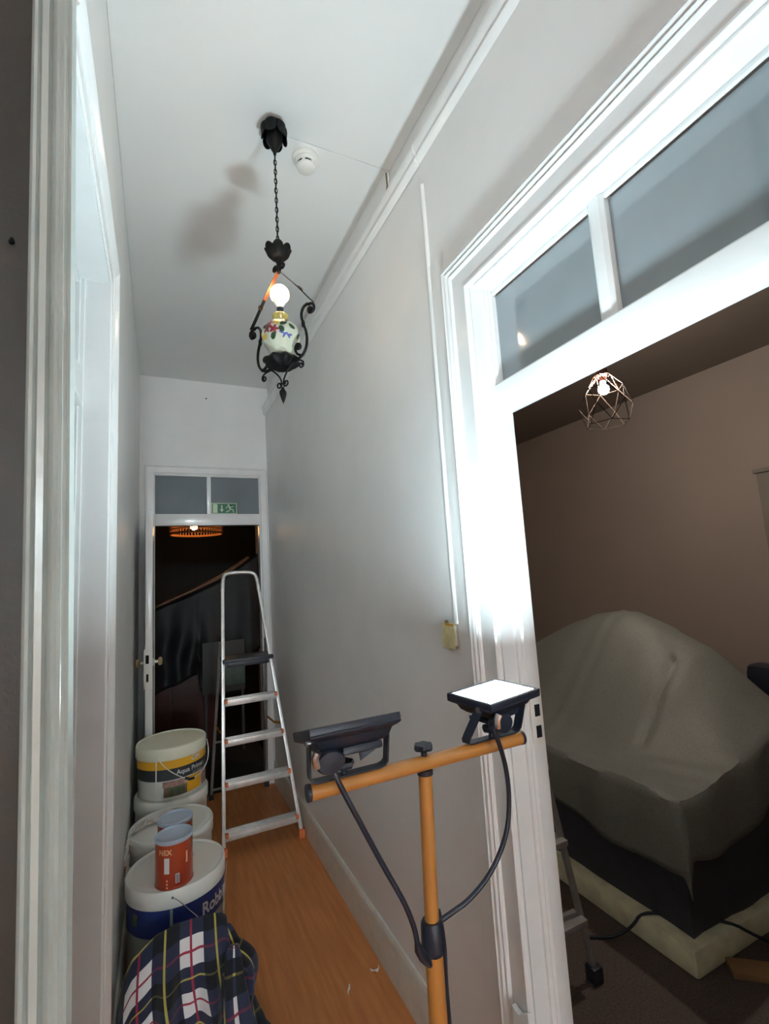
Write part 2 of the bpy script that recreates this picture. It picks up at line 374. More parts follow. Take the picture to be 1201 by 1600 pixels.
for z in (1.205, 1.15):
    mb = MB(); mb.box(.922, .940, D3B-.0232, D3B-.0226, z-.02+.005, z+.016); mb.build('latch_hole', 'black', jb, smooth=False)
# plinth block
mb = MB(); mb.prism([(1.062, 0), (1.125, 0), (1.125, .487), (1.10, .482), (1.066, .508), (1.062, .508)], XR-.03, XR-.0165, lambda a, b, h: (h, a, b)); mb.build('plinth_block', 'gloss', d3, bevel=.002)

# --- door_2 : door on the left
d2 = sempty('door_2', (-.2, 1.2, 0), 'white framed doorway on the left with glazed transom', 'doorway')
PROF2 = [(a, b+.012 if b else 0) for a, b in PROF]
casing(lambda y, z, h: (XL+h*.85+.0005, y, z), .753, D2B, DH, PROF2, sides='b').build('casing', 'gloss', d2)
prof = [(XL+.0, D2B-.0005), (XL+.018, D2B-.0005), (XL+.018, D2B-.005), (-.180, D2B-.005), (-.182, D2B-.012), (-.190, D2B-.012), (-.192, D2B-.02), (-.211, D2B-.02), (-.211, D2B-.0005)]
mb = MB(); mb.sweep([[(x, y, z) for x, y in prof] for z in (0, DH-.0005)]); mb.build('jamb', 'gloss', d2)
framebox(d2, 'head_lining', (-.211, XL+.018, D2A, D2B-.022, DH-.01, DH-.0005))
framebox(d2, 'transom_rail', (-.210, -.180, D2A, D2B-.0215, 2.075, 2.165), bev=.005)
MB().box(-.206, -.203, D2A, D2B-.021, 2.1655, DH-.0105).build('pane', 'pane', d2, smooth=False)
framebox(d2, 'stop', (-.202, -.192, D2A, D2B-.0215, DH-.022, DH-.0105), bev=.002)

# --- near door frame at the left edge (faces the camera side)
pf = [(-.150, .90), (-.127, .866), (-.126, .862), (-.131, .853), (-.136, .858), (-.141, .852), (-.147, .857), (-.152, .852), (-.157, .858), (-.161, .866), (-.165, .857), (-.174, .856), (-.177, .861), (-.180, .854), (-.184, .852), (-.189, .857), (-.192, .872), (-.193, .90)]
mb = MB(); mb.sweep([[(x*.872+.017-.016*(z-1), y*.872, z) for x, y in pf] for z in (0, 3.292)])
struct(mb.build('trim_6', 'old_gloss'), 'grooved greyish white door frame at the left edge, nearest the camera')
mb = MB(); mb.lathe([(0, -.004), (.003, -.003), (.004, 0), (.002, .006), (0, .008)], (-.190, .7735, 2.10), 8)
tag(mb.build('nail', 'iron'), 'small dark nail in the shade-coloured wall at upper left', 'nail')

# --- door_1 : end doorway
d1 = sempty('door_1', (.372, YB, 0), 'white framed end doorway with two-pane transom', 'doorway')
PROF1 = [(0, 0), (0, .010), (.045, .012), (.050, .018), (.058, .018), (.06, 0)]
casing(lambda x, z, h: (x, YB-h-.0005, z), -.0405, .7845, 2.50, PROF1).build('casing', 'gloss', d1)
def fb1(name, b, m='gloss', bev=.003): return framebox(d1, name, b, m, bev)
fb1('jamb', (-.0395, -.030, YB+.0, YB+.1, 0, 2.49)); fb1('jamb', (.770, .7835, YB+.0, YB+.1, 0, 2.49))
fb1('transom_rail', (-.03, .77, YB-.008, YB+.06, 2.075, 2.168)); fb1('transom_head', (-.03, .77, YB-.0, YB+.06, 2.478, 2.4895))
fb1('mullion', (.351, .384, YB-.002, YB+.05, 2.168, 2.478))
for x0, x1 in ((-.03, .351), (.384, .77)): MB().box(x0, x1, YB+.02, YB+.024, 2.168, 2.478).build('pane', 'pane_matte', d1, smooth=False)
# open leaf of the end door
dl = thing('door_leaf', 'open white door leaf seen edge-on in front of the dark end doorway', 'door', (-.05, YB-.4, .005))
mb = MB(); mb.box(-.076, -.036, 3.27, 4.055, .006, 2.072); leaf = mb.build('panel', 'gloss', dl, bevel=.003)
for x0, x1 in ((-.0765, -.073), (-.039, -.0355)):
    pass
lp = MB().box(-.084, -.0362, 3.2675, 3.2698, 1.005, 1.235).build('lock_plate', 'white_plastic', dl, bevel=.001)
MB().box(-.074, -.056, 3.2665, 3.2674, 1.15, 1.20).build('latch', 'iron', lp, smooth=False)
MB().box(-.070, -.058, 3.2665, 3.2674, 1.045, 1.09).build('keyhole', 'iron', lp, smooth=False)
for s, x in ((-1, -.0765), (1, -.0355)):
    Mx = Matrix.Rotation(s*pi/2, 4, 'Y')
    nk = MB(); nk.lathe([(.022, 0), (.022, .004), (.009, .008), (.008, .034)], (x, 3.33, 1.15), 16, M4=Mx); kn = nk.build('spindle', 'white_plastic', dl)
    hb = MB(); hb.lathe([(.008, .028), (.020, .031), (.025, .038), (.024, .047), (.016, .053), (0, .055)], (x, 3.33, 1.15), 20, M4=Mx); hb.build('knob', 'wood_knob', kn)
# baseboards
def basebd(name, pts, label):
    prof = [(0, 0), (.014, 0), (.014, .145), (.011, .160), (.006, .168), (0, .170)]
    mb = MB(); (x0, y0), (x1, y1), (nx, ny) = pts
    mb.sweep([[(x+nx*w, y+ny*w, z+.0005) for w, z in prof] for x, y in ((x0, y0), (x1, y1))]); return struct(mb.build(name, 'base'), label)
basebd('baseboard_right', ((XR-.0005, 1.19), (XR-.0005, 4.069), (-1, 0)), 'scuffed white baseboard along the right wall')
basebd('baseboard_left', ((XL+.0005, 1.53), (XL+.0005, 4.069), (1, 0)), 'white baseboard behind the buckets')
basebd('baseboard_back', ((.784+.062, YB-.0005), (.829, YB-.0005), (0, -1)), 'short baseboard piece at the end wall')
# exit sign
ex = thing('exit_sign', 'small green emergency exit sign at the lower corner of the end transom pane', 'exit sign', (.481, YB-.0, 2.17))
sx0, sx1, sz0, sz1, sy = .386, .588, 2.1705, 2.262, YB+.012
bd = MB().box(sx0, sx1, sy, sy+.004, sz0, sz1).build('board', 'sign_white', ex, smooth=False)
MB().box(sx0+.006, sx1-.006, sy-.0006, sy, sz0+.006, sz1-.006).build('green_field', 'sign_green', ex, smooth=False)
def flat(polys, name, m, par, y, sx=sx0, sz=sz0, s=.0915):
    mb = MB()
    for poly in polys: mb.prism([(sx+a*s, sz+b*s) for a, b in poly], y, y-.0006, lambda a, b, h: (a, h, b))
    return mb.build(name, m, par, smooth=False)
flat([[(.14, .1), (.52, .1), (.52, .9), (.14, .9)]], 'door_symbol', 'sign_white', ex, sy-.0007)
flat([[(.84, .80), (.96, .80), (.96, .42), (1.08, .42), (.90, .16), (.72, .42), (.84, .42)]], 'arrow_symbol', 'sign_white', ex, sy-.0007)
mb = MB()
def stroke(pts, w):
    for (a, b), (c, d) in zip(pts[:-1], pts[1:]):
        v = Vector((c-a, d-b)); L = v.length; v /= L; nn = Vector((-v.y, v.x))*w/2; e = v*w*.35
        mb.prism([(sx0+q[0]*.0915, sz0+q[1]*.0915) for q in ((a-e.x+nn.x, b-e.y+nn.y), (a-e.x-nn.x, b-e.y-nn.y), (c+e.x-nn.x, d+e.y-nn.y), (c+e.x+nn.x, d+e.y+nn.y))], sy-.0007, sy-.0013, lambda a, b, h: (a, h, b))
mb.prism([(sx0+(1.47+.085*cos(t))*.0915, sz0+(.82+.085*sin(t))*.0915) for t in [i*pi/5 for i in range(10)]], sy-.0007, sy-.0013, lambda a, b, h: (a, h, b))
stroke([(1.52, .70), (1.66, .44)], .17); stroke([(1.50, .68), (1.35, .66), (1.27, .52)], .07); stroke([(1.56, .66), (1.74, .62), (1.90, .72)], .07)
stroke([(1.64, .42), (1.50, .30), (1.30, .18)], .09); stroke([(1.68, .44), (1.86, .40), (1.92, .16)], .09)
mb.build('running_man_symbol', 'sign_white', ex, smooth=False)
# specks
mb = MB(); mb.lathe([(0, -.004), (.006, -.002), (.006, .002), (0, .004)], (.356, YB-.002, 3.15), 8, M4=Matrix.Rotation(pi/2, 4, 'X'))
tag(mb.build('wall_hook', 'iron'), 'tiny dark screw hole high on the end wall', 'screw hole')

hl = thing('fill_lamp', 'added fill lamp, an unseen opal ball in the hall behind the camera', 'ceiling lamp', (-.30, -8.0, 3.3))  # added out of view to fill the corridor with light
mb = MB(); mb.lathe([(0, 2.50)]+[(.19*cos(t), 2.69+.19*sin(t)) for t in [R(-80)+i*R(150)/16 for i in range(17)]], (-.30, -8.0, 0), 32); mb.build('globe', 'globe', hl)
mb = MB(); mb.lathe([(.07, 2.865), (.07, 2.90), (.012, 2.91), (.012, 3.27), (.06, 3.28), (.06, 3.2995)], (-.30, -8.0, 0), 24); mb.build('stem', 'chrome', hl)
# ================================================================ smoke detector
sd = thing('smoke_detector', 'round white smoke detector on the ceiling beside the lantern canopy', 'smoke detector', (.537, 1.655, 3.296))
mb = MB(); mb.lathe([(.052, 0), (.054, -.004), (.053, -.014), (.047, -.018)], (.537, 1.655, 3.296), 40); mb.build('base', 'white_plastic', sd)
mb = MB(); mb.lathe([(.042, -.017), (.044, -.024), (.040, -.030), (.036, -.031)], (.537, 1.655, 3.296), 40); mb.build('collar', 'white_plastic', sd)
mb = MB(); mb.lathe([(.034, -.030), (.034, -.043)], (.537, 1.655, 3.296), 32); mb.build('sensor_mesh', 'black', sd)
mb = MB(); mb.lathe([(.038, -.042), (.037, -.048), (.030, -.054), (.012, -.057), (0, -.0575)], (.537, 1.655, 3.296), 40); mb.build('cap', 'white_plastic', sd)
for k in range(6):
    a = R(60*k+0)
    mb = MB(); mb.sweep([[(.537+q*cos(a+t), 1.655+q*sin(a+t), 3.296+z) for q, z in ((.034, -.029), (.040, -.029), (.039, -.043), (.034, -.043))] for t in (R(-9), 0, R(9))]); mb.build('rib', 'white_plastic', sd)
mb = MB(); mb.lathe([(0, -.003), (.003, -.002), (.003, .001)], (.50, 1.628, 3.283), 8); mb.build('indicator', 'black', sd)

# ================================================================ lantern
LX, LY = .385, 1.55
ln = thing('pendant_lantern', 'black wrought-iron scroll lantern hanging on a chain with painted ceramic body', 'pendant lamp', (LX, LY, 3.293))
def petals(z0, up, r0, r1, h, n=6, name='canopy', wide=.7):
    mb = MB(); pr = []
    for i in range(9):
        t = i/8; pr.append((r0+(r1-r0)*t**wide, t))
    def fn(rr, t, a):
        lob = abs(cos(n*a/2))**.4; curl = t**2
        q = rr*(1-.22*(1-lob)*t)+.006*sin(5*t)*lob
        return q, z0+up*(h*(t**(1.3 if up > 0 else 2.2))*(.62+.38*lob)-.010*curl*max(0, t-.7)*6)
    ve = MB(); ve.lathe(pr, (LX, LY, 0), 60, fn=fn)
    fr = [f_ for f_ in ve.f if len(f_) == 4]; ve.f = fr; ve.m = [0]*len(fr)
    o = ve.build(name, 'iron', ln); md = o.modifiers.new('thick', 'SOLIDIFY'); md.thickness = .002; return o
cn = petals(3.276, -1, .010, .054, .080, 6, 'canopy', .30)
mb = MB(); mb.lathe([(.0, 3.150), (.004, 3.155), (.007, 3.168), (.022, 3.198), (.030, 3.215), (.030, 3.25), (.016, 3.27), (.016, 3.288), (.024, 3.2925)], (LX, LY, 0), 24); mb.build('canopy_core', 'iron', ln)
# chain
mb = MB(); zc = 3.155; k = 0
while zc > 2.80:
    pts = []
    for i in range(12):
        a = 2*pi*i/12; x = .0048*cos(a); z = .0125*sin(a)
        pts.append((LX+(x if k % 2 else 0), LY+(0 if k % 2 else x), zc-.010+z))
    mb.tube(pts, .0017, 6, closed=True); zc -= .0192; k += 1
mb.build('chain', 'iron', ln)
mb = MB(); mb.tube([(LX+.002*cos(i*1.3), LY+.002*sin(i*1.3), 3.16-i*.0122) for i in range(30)], .0016, 6); mb.build('cord', 'iron', ln)
petals(2.738, 1, .007, .055, .062, 7, 'flower_cup')
mb = MB(); mb.lathe([(.004, 2.80), (.007, 2.78), (.012, 2.75), (.016, 2.742), (.010, 2.732), (.007, 2.715), (.009, 2.70), (.006, 2.685)], (LX, LY, 0), 20); mb.build('hub', 'iron', ln)
AA = R(-58); dv = Vector((cos(AA), sin(AA), 0)); wv = Vector((-sin(AA), cos(AA), 0))
def P(rho, z, s=1, w=0): return Vector((LX, LY, z))+dv*rho*s+wv*w
def spiral(c0, c1, r0, a0, turns, n=22, shrink=.25):
    return [(c0+r0*(1-(1-shrink)*i/n)*cos(a0+turns*2*pi*i/n), c1+r0*(1-(1-shrink)*i/n)*sin(a0+turns*2*pi*i/n)) for i in range(n+1)]
def smooth(pts, it=2):
    for _ in range(it):
        q = [pts[0]]
        for a, b in zip(pts[:-1], pts[1:]):
            q += [tuple(.75*x+.25*y for x, y in zip(a, b)), tuple(.25*x+.75*y for x, y in zip(a, b))]
        q.append(pts[-1]); pts = q
    return pts
for s in (1, -1):
    # small scroll below cup
    mb = MB(); sp_ = spiral(.017, 2.705, .011, pi, -1.1 if True else 0)
    mb.tube([P(a, b, s) for a, b in [(.002, 2.69)]+sp_], .0032, 6, flat=.006, side=None); mb.build('small_scroll', 'iron', ln)
    # strip from the hub to the arm's scroll
    mb = MB(); st = smooth([(.004, 2.69), (.045, 2.645), (.095, 2.588), (.128, 2.545), (.150, 2.520)])
    mb.tube([P(a, b, s) for a, b in st[:9]], .010, 4, flat=.0015, side=tuple(wv)); strip = mb.build('strip', ['copper', 'darkcopper'][0 if s < 0 else 1], ln)
    mb = MB(); mb.tube([P(a, b, s) for a, b in st[8:]], .0085, 4, flat=.0017, side=tuple(wv)); mb.build('strip_end', 'iron', strip)
    mb = MB(); mb.tube([P(a, b, s) for a, b in ((.094, 2.594), (.100, 2.582))], .012, 4, flat=.0035, side=tuple(wv)); mb.build('clip', 'darkcopper', strip)
    # scroll arm
    cur = spiral(.139, 2.497, .020, R(-250), -1.0, 20, .35)[::-1]   # inner end -> outer
    arm = cur+smooth([(.126, 2.520), (.108, 2.516), (.097, 2.495), (.099, 2.470), (.108, 2.447), (.117, 2.42), (.119, 2.39), (.112, 2.362), (.094, 2.344), (.074, 2.338), (.045, 2.343), (.02, 2.345)])
    mb = MB(); mb.tube([P(a, b, s) for a, b in arm], .0050, 6, flat=.0048, side=tuple(wv)); am = mb.build('scroll_arm', 'iron', ln)
    cur = smooth([(.118, 2.385), (.112, 2.362)])
    # curl bulb ends, twist
    mb = MB(); mb.lathe([(0, -.011), (.008, -.009), (.011, 0), (.008, .009), (0, .011)], P(.137, 2.494, s), 14); mb.build('scroll_end', 'iron', am)
    mb = MB(); mb.lathe([(.004, -.012), (.0065, -.004), (.0065, .004), (.004, .012)], P(.104, 2.456, s), 10); mb.build('twist', 'iron', am)
    # inner scroll beside the dish
    mb = MB(); pts = smooth([(.100, 2.346), (.082, 2.350), (.067, 2.362), (.064, 2.380), (.073, 2.392)])+spiral(.078, 2.381, .011, R(100), -1.0, 14, .4)
    mb.tube([P(a, b, s) for a, b in pts], .0055, 6, flat=.0045, side=tuple(wv)); mb.build('inner_scroll', 'iron', am)
    # outer small scroll under the dish
    mb = MB(); pts = smooth([(.060, 2.335), (.085, 2.333), (.098, 2.322)])+spiral(.088, 2.314, .011, R(30), -1.2, 16, .35)
    mb.tube([P(a, b, s) for a, b in pts], .0032, 6, flat=.003, side=tuple(wv)); mb.build('foot_scroll', 'iron', am)
    # lower leg down to finial
    mb = MB(); pts = smooth([(.078, 2.338), (.055, 2.338), (.03, 2.318), (.008, 2.292), (.004, 2.272)])+spiral(.016, 2.270, .012, pi, 1.1, 16, .4)
    mb.tube([P(a, b, s) for a, b in pts], .0030, 6, flat=.003, side=tuple(wv)); mb.build('lower_scroll', 'iron', am)
mb = MB(); mb.lathe([(.006, 2.328), (.030, 2.326), (.045, 2.334), (.058, 2.345), (.060, 2.352), (.052, 2.362), (.03, 2.368), (.0, 2.368)], (LX, LY, 0), 48, fn=lambda q, z, a: (q*(1+.10*cos(8*a)*(1 if q > .04 else 0)), z)); mb.build('dish', 'iron', ln)
# ceramic body with painted flowers
cer_prof = [(.028, 2.366), (.040, 2.372), (.042, 2.380), (.047, 2.395), (.060, 2.415), (.066, 2.440), (.062, 2.465), (.048, 2.484), (.030, 2.496), (.022, 2.503), (.021, 2.512), (.025, 2.520), (.022, 2.524)]
mb = MB(); mb.lathe(cer_prof, (LX, LY, 0), 48, fn=lambda q, z, a: (q*(1+.035*cos(8*a)*(1 if .047 < q else 0)), z)); cer = mb.build('ceramic_body', 'ceramic', ln)
mb = MB(); mb.lathe([(.0225, 2.498), (.0245, 2.508), (.0285, 2.520), (.024, 2.526), (.012, 2.527)], (LX, LY, 0), 24); mb.build('neck_band', mat('ochre_glaze', (.62, .5, .12), .25, coat=.4), cer)
def crad(z):
    for (r0, z0), (r1, z1) in zip(cer_prof[:-1], cer_prof[1:]):
        if z0 <= z <= z1: return r0+(r1-r0)*(z-z0)/(z1-z0)
    return .06
FM = {'red': mat('rose_red', (.22, .012, .03), .3), 'pink': mat('rose_pink', (.36, .08, .11), .3), 'yel': mat('flower_yellow', (.55, .33, .02), .3), 'blue': mat('flower_blue', (.07, .09, .35), .3), 'grn': mat('leaf_green', (.015, .05, .02), .3), 'blk': mat('centre_dark', (.05, .02, .03), .3)}
cam_az = math.degrees(math.atan2(-LY, -LX))
def paint(name, az, z, petn, s, m, elong=1.0, rot=0):
    mb = MB(); n = 28 if petn else 14
    base = R(cam_az+az); pts = []
    for i in range(n):
        a = 2*pi*i/n; q = s*(.72+.28*cos(petn*a)) if petn else s
        x = q*cos(a)*elong; y = q*sin(a); pts.append((x*cos(rot)-y*sin(rot), x*sin(rot)+y*cos(rot)))
    def on(x, y, e):
        zz = z+y; rr = crad(zz)*(1+.035*cos(8*(base+x/.062)))+e if crad(zz) > .047 else crad(zz)+e
        a = base+x/.062; return (LX+rr*cos(a), LY+rr*sin(a), zz)
    vs = [on(0, 0, .0016)]+[on(x*.5, y*.5, .0015) for x, y in pts]+[on(x, y, .0012) for x, y in pts]
    fs = [(0, 1+i, 1+(i+1) % n) for i in range(n)]+[(1+i, 1+n+i, 1+n+(i+1) % n, 1+(i+1) % n) for i in range(n)]
    mb.add(vs, fs); o = mb.build(name, FM[m], cer, recalc=False); return o
for rep in (0, 180):
    for az, z, n_, s, m_ in ((-44, 2.450, 5, .015, 'red'), (-20, 2.440, 5, .013, 'red'), (-34, 2.465, 5, .010, 'pink'), (-12, 2.470, 5, .012, 'yel'), (-60, 2.425, 5, .010, 'yel')):
        paint('flower', az+rep, z, n_, s*1.35, m_); paint('flower_centre', az+rep, z, 0, s*.3, 'blk')
    for az, z, ro in ((8, 2.462, .5), (36, 2.457, -.4), (2, 2.44, 2.0), (-24, 2.418, 1.0), (62, 2.43, 1.2), (-58, 2.462, 2.4), (15, 2.478, 0)):
        paint('leaf', az+rep, z, 0, .0080, 'grn', 1.6, ro)
    for i, (az, z, ro) in enumerate(((2, 2.428, -.5), (14, 2.424, .3), (24, 2.418, -.6), (10, 2.418, 1.0), (30, 2.424, .2))):
        paint('blue_petal', az+rep, z, 0, .0033, 'blue', 2.6, ro)
mb = MB(); mb.lathe([(.012, 2.526), (.012, 2.552), (.010, 2.553)], (LX, LY, 0), 20); mb.build('bulb_socket', 'black', ln)
mb = MB(); mb.lathe([(.011, 2.553), (.013, 2.560), (.020, 2.572), (.026, 2.582)], (LX, LY, 0), 24); mb.f = [q for q in mb.f if len(q) == 4]; mb.m = [0]*len(mb.f); bn = mb.build('bulb_base', 'bulb_neck', ln)
mb = MB(); pr = [(.026, 2.582)]+[(.0335*cos(t), 2.603+.0335*sin(t)) for t in [R(-38)+i*R(128)/12 for i in range(13)]]; pr[-1] = (0, pr[-1][1])
mb.lathe(pr, (LX, LY, 0), 32); mb.build('bulb', 'bulb', ln)
mb = MB(); mb.tube([(LX+.004*cos(2*pi*i/12), LY, 2.262+.010*sin(2*pi*i/12)) for i in range(12)], .0016, 6, closed=True); mb.build('finial_link', 'iron', ln)
mb = MB(); mb.lathe([(0, 2.198), (.006, 2.212), (.012, 2.232), (.0125, 2.242), (.006, 2.252), (.003, 2.258), (0, 2.258)], (LX, LY, 0), 6); mb.build('finial', 'iron', ln)

# ================================================================ floodlight stand
YS = .74
st = thing('light_stand', 'yellow tripod work light stand with a crossbar in the foreground', 'light stand', (.395, YS, 0))
mb = MB(); mb.tube([(.395, YS, 1.03), (.401, YS, 1.268)], .0115, 20); mb.build('upper_pole', 'yellowpaint', st)
mb = MB(); mb.tube([(.394, YS, .40), (.395, YS, 1.03)], .0145, 20); mb.build('lower_pole', 'yellowpaint', st)
mb = MB(); mb.tube([(.395, YS, .999), (.395, YS, 1.003), (.395, YS, 1.008), (.395, YS, 1.04), (.395, YS, 1.046)], [.0165, .019, .0195, .0185, .015], 12); mb.build('clamp_collar', 'black', st)
for k in range(3):
    a = R(100+120*k); lo = (.394+.40*cos(a)*.55, YS+.40*sin(a)*.55, .012); hi = (.394+.02*cos(a), YS+.02*sin(a), .52)
    mb = MB(); mb.tube([hi, lo], .009, 12); lg = mb.build('leg', 'yellowpaint', st)
    mb = MB(); mb.tube([(lo[0]-.004*cos(a), lo[1]-.004*sin(a), .028), (lo[0]+.003*cos(a), lo[1]+.003*sin(a), .0005)], .012, 12); mb.build('rubber_foot', 'black', lg)
    mb = MB(); mb.tube([(.394+.014*cos(a), YS+.014*sin(a), .30), (.394+.12*cos(a), YS+.12*sin(a), .27)], .005, 8); mb.build('brace', 'yellowpaint', lg)
mb = MB(); mb.tube([(.394, YS, .50), (.394, YS, .545)], .021, 16); mb.build('leg_hub', 'black', st)
mb = MB(); mb.tube([(.394, YS, .26), (.394, YS, .42)], .0145, 16); mb.build('foot_pole', 'yellowpaint', st)
mb = MB(); mb.tube([(.204, YS, 1.282), (.606, YS, 1.282)], .0118, 20); bar = mb.build('crossbar', 'yellowpaint', st)
for a, b in ((.1985, .2045), (.6055, .6115)):
    mb = MB(); mb.tube([(a, YS, 1.282), (b, YS, 1.282)], .0124, 20); mb.build('end_cap', 'black', bar)
mb = MB(); mb.tube([(.401, YS, 1.2645), (.401, YS, 1.272)], .0135, 16); mb.build('bar_seat', 'black', st)
def knob(x, z, par):
    mb = MB(); mb.lathe([(.005, 0), (.005, .008), (.014, .010), (.016, .014), (.014, .019), (0, .020)], (x, YS, z), 30, fn=lambda q, zz, a: (q*(1+.10*cos(6*a)*(1 if q > .01 else 0)), zz))
    return mb.build('clamp_knob', 'black', par)
knob(.401, 1.293, st)
def floodlight(cx, yaw_, tilt, on, label, dy=.012, xb=(.203, .330)):
    c = Vector((cx, YS+dy, 1.364)); k = .83
    L = thing('floodlight', label, 'work light', (cx, YS, 1.2935), 'floodlights on the yellow bar')
    Rt = Matrix.Translation(c) @ Matrix.Rotation(yaw_, 4, 'Z') @ Matrix.Rotation(tilt, 4, 'X')
    By = Matrix.Rotation(yaw_, 4, 'Z')
    def bx(name, x0, x1, y0, y1, z0, z1, m='black', bev=.003, par=L):
        mb = MB(); mb.box(x0, x1, y0, y1, z0, z1, M4=Rt); return mb.build(name, m, par, bevel=bev)
    w, d = .0740, .052
    # housing: tapered
    mb = MB(); rings = []
    for (ww, dd, z) in ((w, d, -.006), (w, d, -.010), (w-.006, d-.006, -.013), (w-.012, d-.012, -.015), (w-.016, d-.018, -.024), (w-.024, d-.026, -.030)):
        rings.append([Rt @ Vector(p) for p in ((-ww, -dd, z), (ww, -dd, z), (ww, dd, z), (-ww, dd, z))])
    mb.sweep(rings); hs = mb.build('housing', 'black', L, bevel=.002)
    for nm, b in (('rim', (-w, w, -d, -d+.008)), ('rim', (-w, w, d-.008, d)), ('rim', (-w, -w+.009, -d+.008, d-.008)), ('rim', (w-.009, w, -d+.008, d-.008))):
        bx(nm, b[0], b[1], b[2], b[3], -.0065, .004, bev=.002)
    mb = MB(); mb.box(-w+.0092, w-.0092, -d+.0082, d-.0082, -.0055, .002, M4=Rt); mb.build('led_panel', 'led' if on else 'led_off', L, smooth=False)
    # driver box with fin
    bx('driver_box', -.018, .048, -.024, .028, -.042, -.0302, bev=.004)
    for kk in range(5): bx('cooling_fin', -.046+kk*.007, -.0435+kk*.007, -.023, .023, -.042, -.036, bev=0, par=hs)
    mb = MB(); mb.prism([(.012, -.0415), (.042, -.0415), (.012, -.054)], -.012, -.008, lambda a, b, h: Rt @ Vector((a, h, b))); mb.build('bracket_fin', 'black', hs, smooth=False)
    # bracket
    by = .0125
    def BP(x, y, z): x *= k; y *= k; q = By @ Vector((x, y, 0)); return Vector((cx+q.x, YS+q.y, z))
    hw = .076
    zb = 1.2945
    tl, tr_ = BP(-.079, 0, 1.352), BP(.079, 0, 1.352); bl_ = Vector((xb[0], YS, zb+.0012)); br_ = Vector((xb[1], YS, zb+.0012)); up = Vector((0, 0, .004))
    pts = [tl, bl_+(tl-bl_)*.22, bl_+(tl-bl_)*.09+Vector((.0012, 0, 0)), bl_+(tl-bl_)*.03+Vector((.004, 0, 0)), bl_+Vector((.010, 0, 0)), br_-Vector((.012, 0, 0)), br_+(tr_-br_)*.04-Vector((.004, 0, 0)), br_+(tr_-br_)*.12, br_+(tr_-br_)*.24, tr_]
    sd_ = By @ Vector((0, 1, 0))
    mb = MB(); mb.tube(pts, by*.95, 4, flat=.0020, side=tuple(sd_)); br = mb.build('bracket', 'black', L)
    for s in (-1, 1):
        p0 = BP(s*.076, 0, 1.352); p1 = BP(s*.083, 0, 1.352)
        mb = MB(); mb.tube([p0, p1], .0055, 10); mb.build('bolt', 'chrome', br)
    # junction box and gland
    q0 = BP(-.060, -.030, 1.330); q1 = BP(-.030, -.034, 1.330)
    mb = MB(); mb.lathe([(0, -.012), (.015, -.011), (.017, -.006), (.017, .006), (.015, .011), (0, .012)], q0+(q1-q0)*.3, 20, M4=By @ Matrix.Rotation(pi/2, 4, 'X') @ Matrix.Scale(1.35, 4, (1, 0, 0))); mb.build('junction_box', 'black', L)
    mb = MB(); mb.tube([BP(-.078, -.052, 1.352), BP(-.082, -.050, 1.345), BP(-.078, -.046, 1.330)], .006, 8); mb.build('clip', 'chrome', L)
    mb = MB(); mb.lathe([(.005, 0), (.005, .008), (.014, .010), (.016, .014), (.014, .019), (0, .020)], (.259 if not on else .542, YS, zb+.002), 24, fn=lambda q, zz, a: (q*(1+.10*cos(6*a)*(1 if q > .01 else 0)), zz)); mb.build('clamp_knob', 'black', L)
    return L
fl1 = floodlight(.270, R(0), R(-17), False, 'unlit black floodlight on the left end of the yellow bar, facing away')
fl2 = floodlight(.572, R(14), R(3), True, 'lit black floodlight with blazing white panel on the right end of the bar', .022, (.482, .600))
cabL = smooth([(.226, .712, 1.331), (.241, .700, 1.291), (.268, .70, 1.236), (.300, .70, 1.17), (.330, .70, 1.113), (.344, .70, 1.074), (.347, .70, 1.051)])
mb = MB(); mb.tube(cabL, .0040, 10); cl = mb.build('cable', 'black', fl1)
mb = MB(); mb.tube([(.347, .70, 1.052), (.349, .701, 1.042), (.356, .704, 1.030), (.366, .708, 1.016), (.372, .712, 1.006)], [.0045, .0065, .0075, .0065, .004], 10); mb.build('plug', 'black', cl)
cabR = smooth([(.512, .695, 1.330), (.526, .698, 1.301), (.542, .705, 1.253), (.547, .71, 1.204), (.537, .71, 1.151), (.500, .71, 1.101), (.452, .71, 1.073), (.420, .715, 1.062), (.402, .719, 1.055)])
mb = MB(); mb.tube(cabR, .0040, 10); mb.build('cable', 'black', fl2)
cabD = smooth([(.414, .750, 1.048), (.4185, .745, 1.0), (.416, .745, .95), (.4195, .75, .90), (.426, .76, .86), (.432, .77, .7), (.44, .80, .5), (.47, .84, .3), (.52, .80, .05), (.50, .60, .0055), (.3, .3, .0055)])
mb = MB(); mb.tube(cabD, .0036, 8); tag(mb.build('power_cable', 'black'), 'black cable running down behind the yellow pole to the floor', 'cable')

# ================================================================ step ladder (corridor)
sl = thing('step_ladder', 'silver aluminium step ladder standing open before the end doorway', 'ladder', (.57, 3.6, 0))
A0, A1 = Vector((.345, 3.19, .02)), Vector((.398, 3.50, 1.57)); B0, B1 = Vector((.806, 3.155, .02)), Vector((.640, 3.50, 1.57))
nrm = (A1-A0).cross(B0-A0).normalized()
arch = [A0, A1]
ct = Vector((.52, 3.525, 1.672))
arch = smooth([tuple(A1-(A1-A0)*.02), tuple(A1+Vector((.004, .012, .062))), tuple(A1+Vector((.022, .022, .1))), tuple(B1+Vector((-.034, .022, .1))), tuple(B1+Vector((-.006, .012, .062))), tuple(B1-(B1-B0)*.02)], 3)
def railm(p0, p1): mb = MB(); mb.tube([p0, p1], .0155, 4, flat=.0155, side=(1, 0, 0)); return mb
ra = railm(A0, A1).build('rail', 'alu', sl, bevel=.003); rb = railm(B0, B1).build('rail', 'alu', sl, bevel=.003)
mb = MB(); mb.tube(arch, .0130, 10); mb.build('safety_hoop', 'alu', sl)
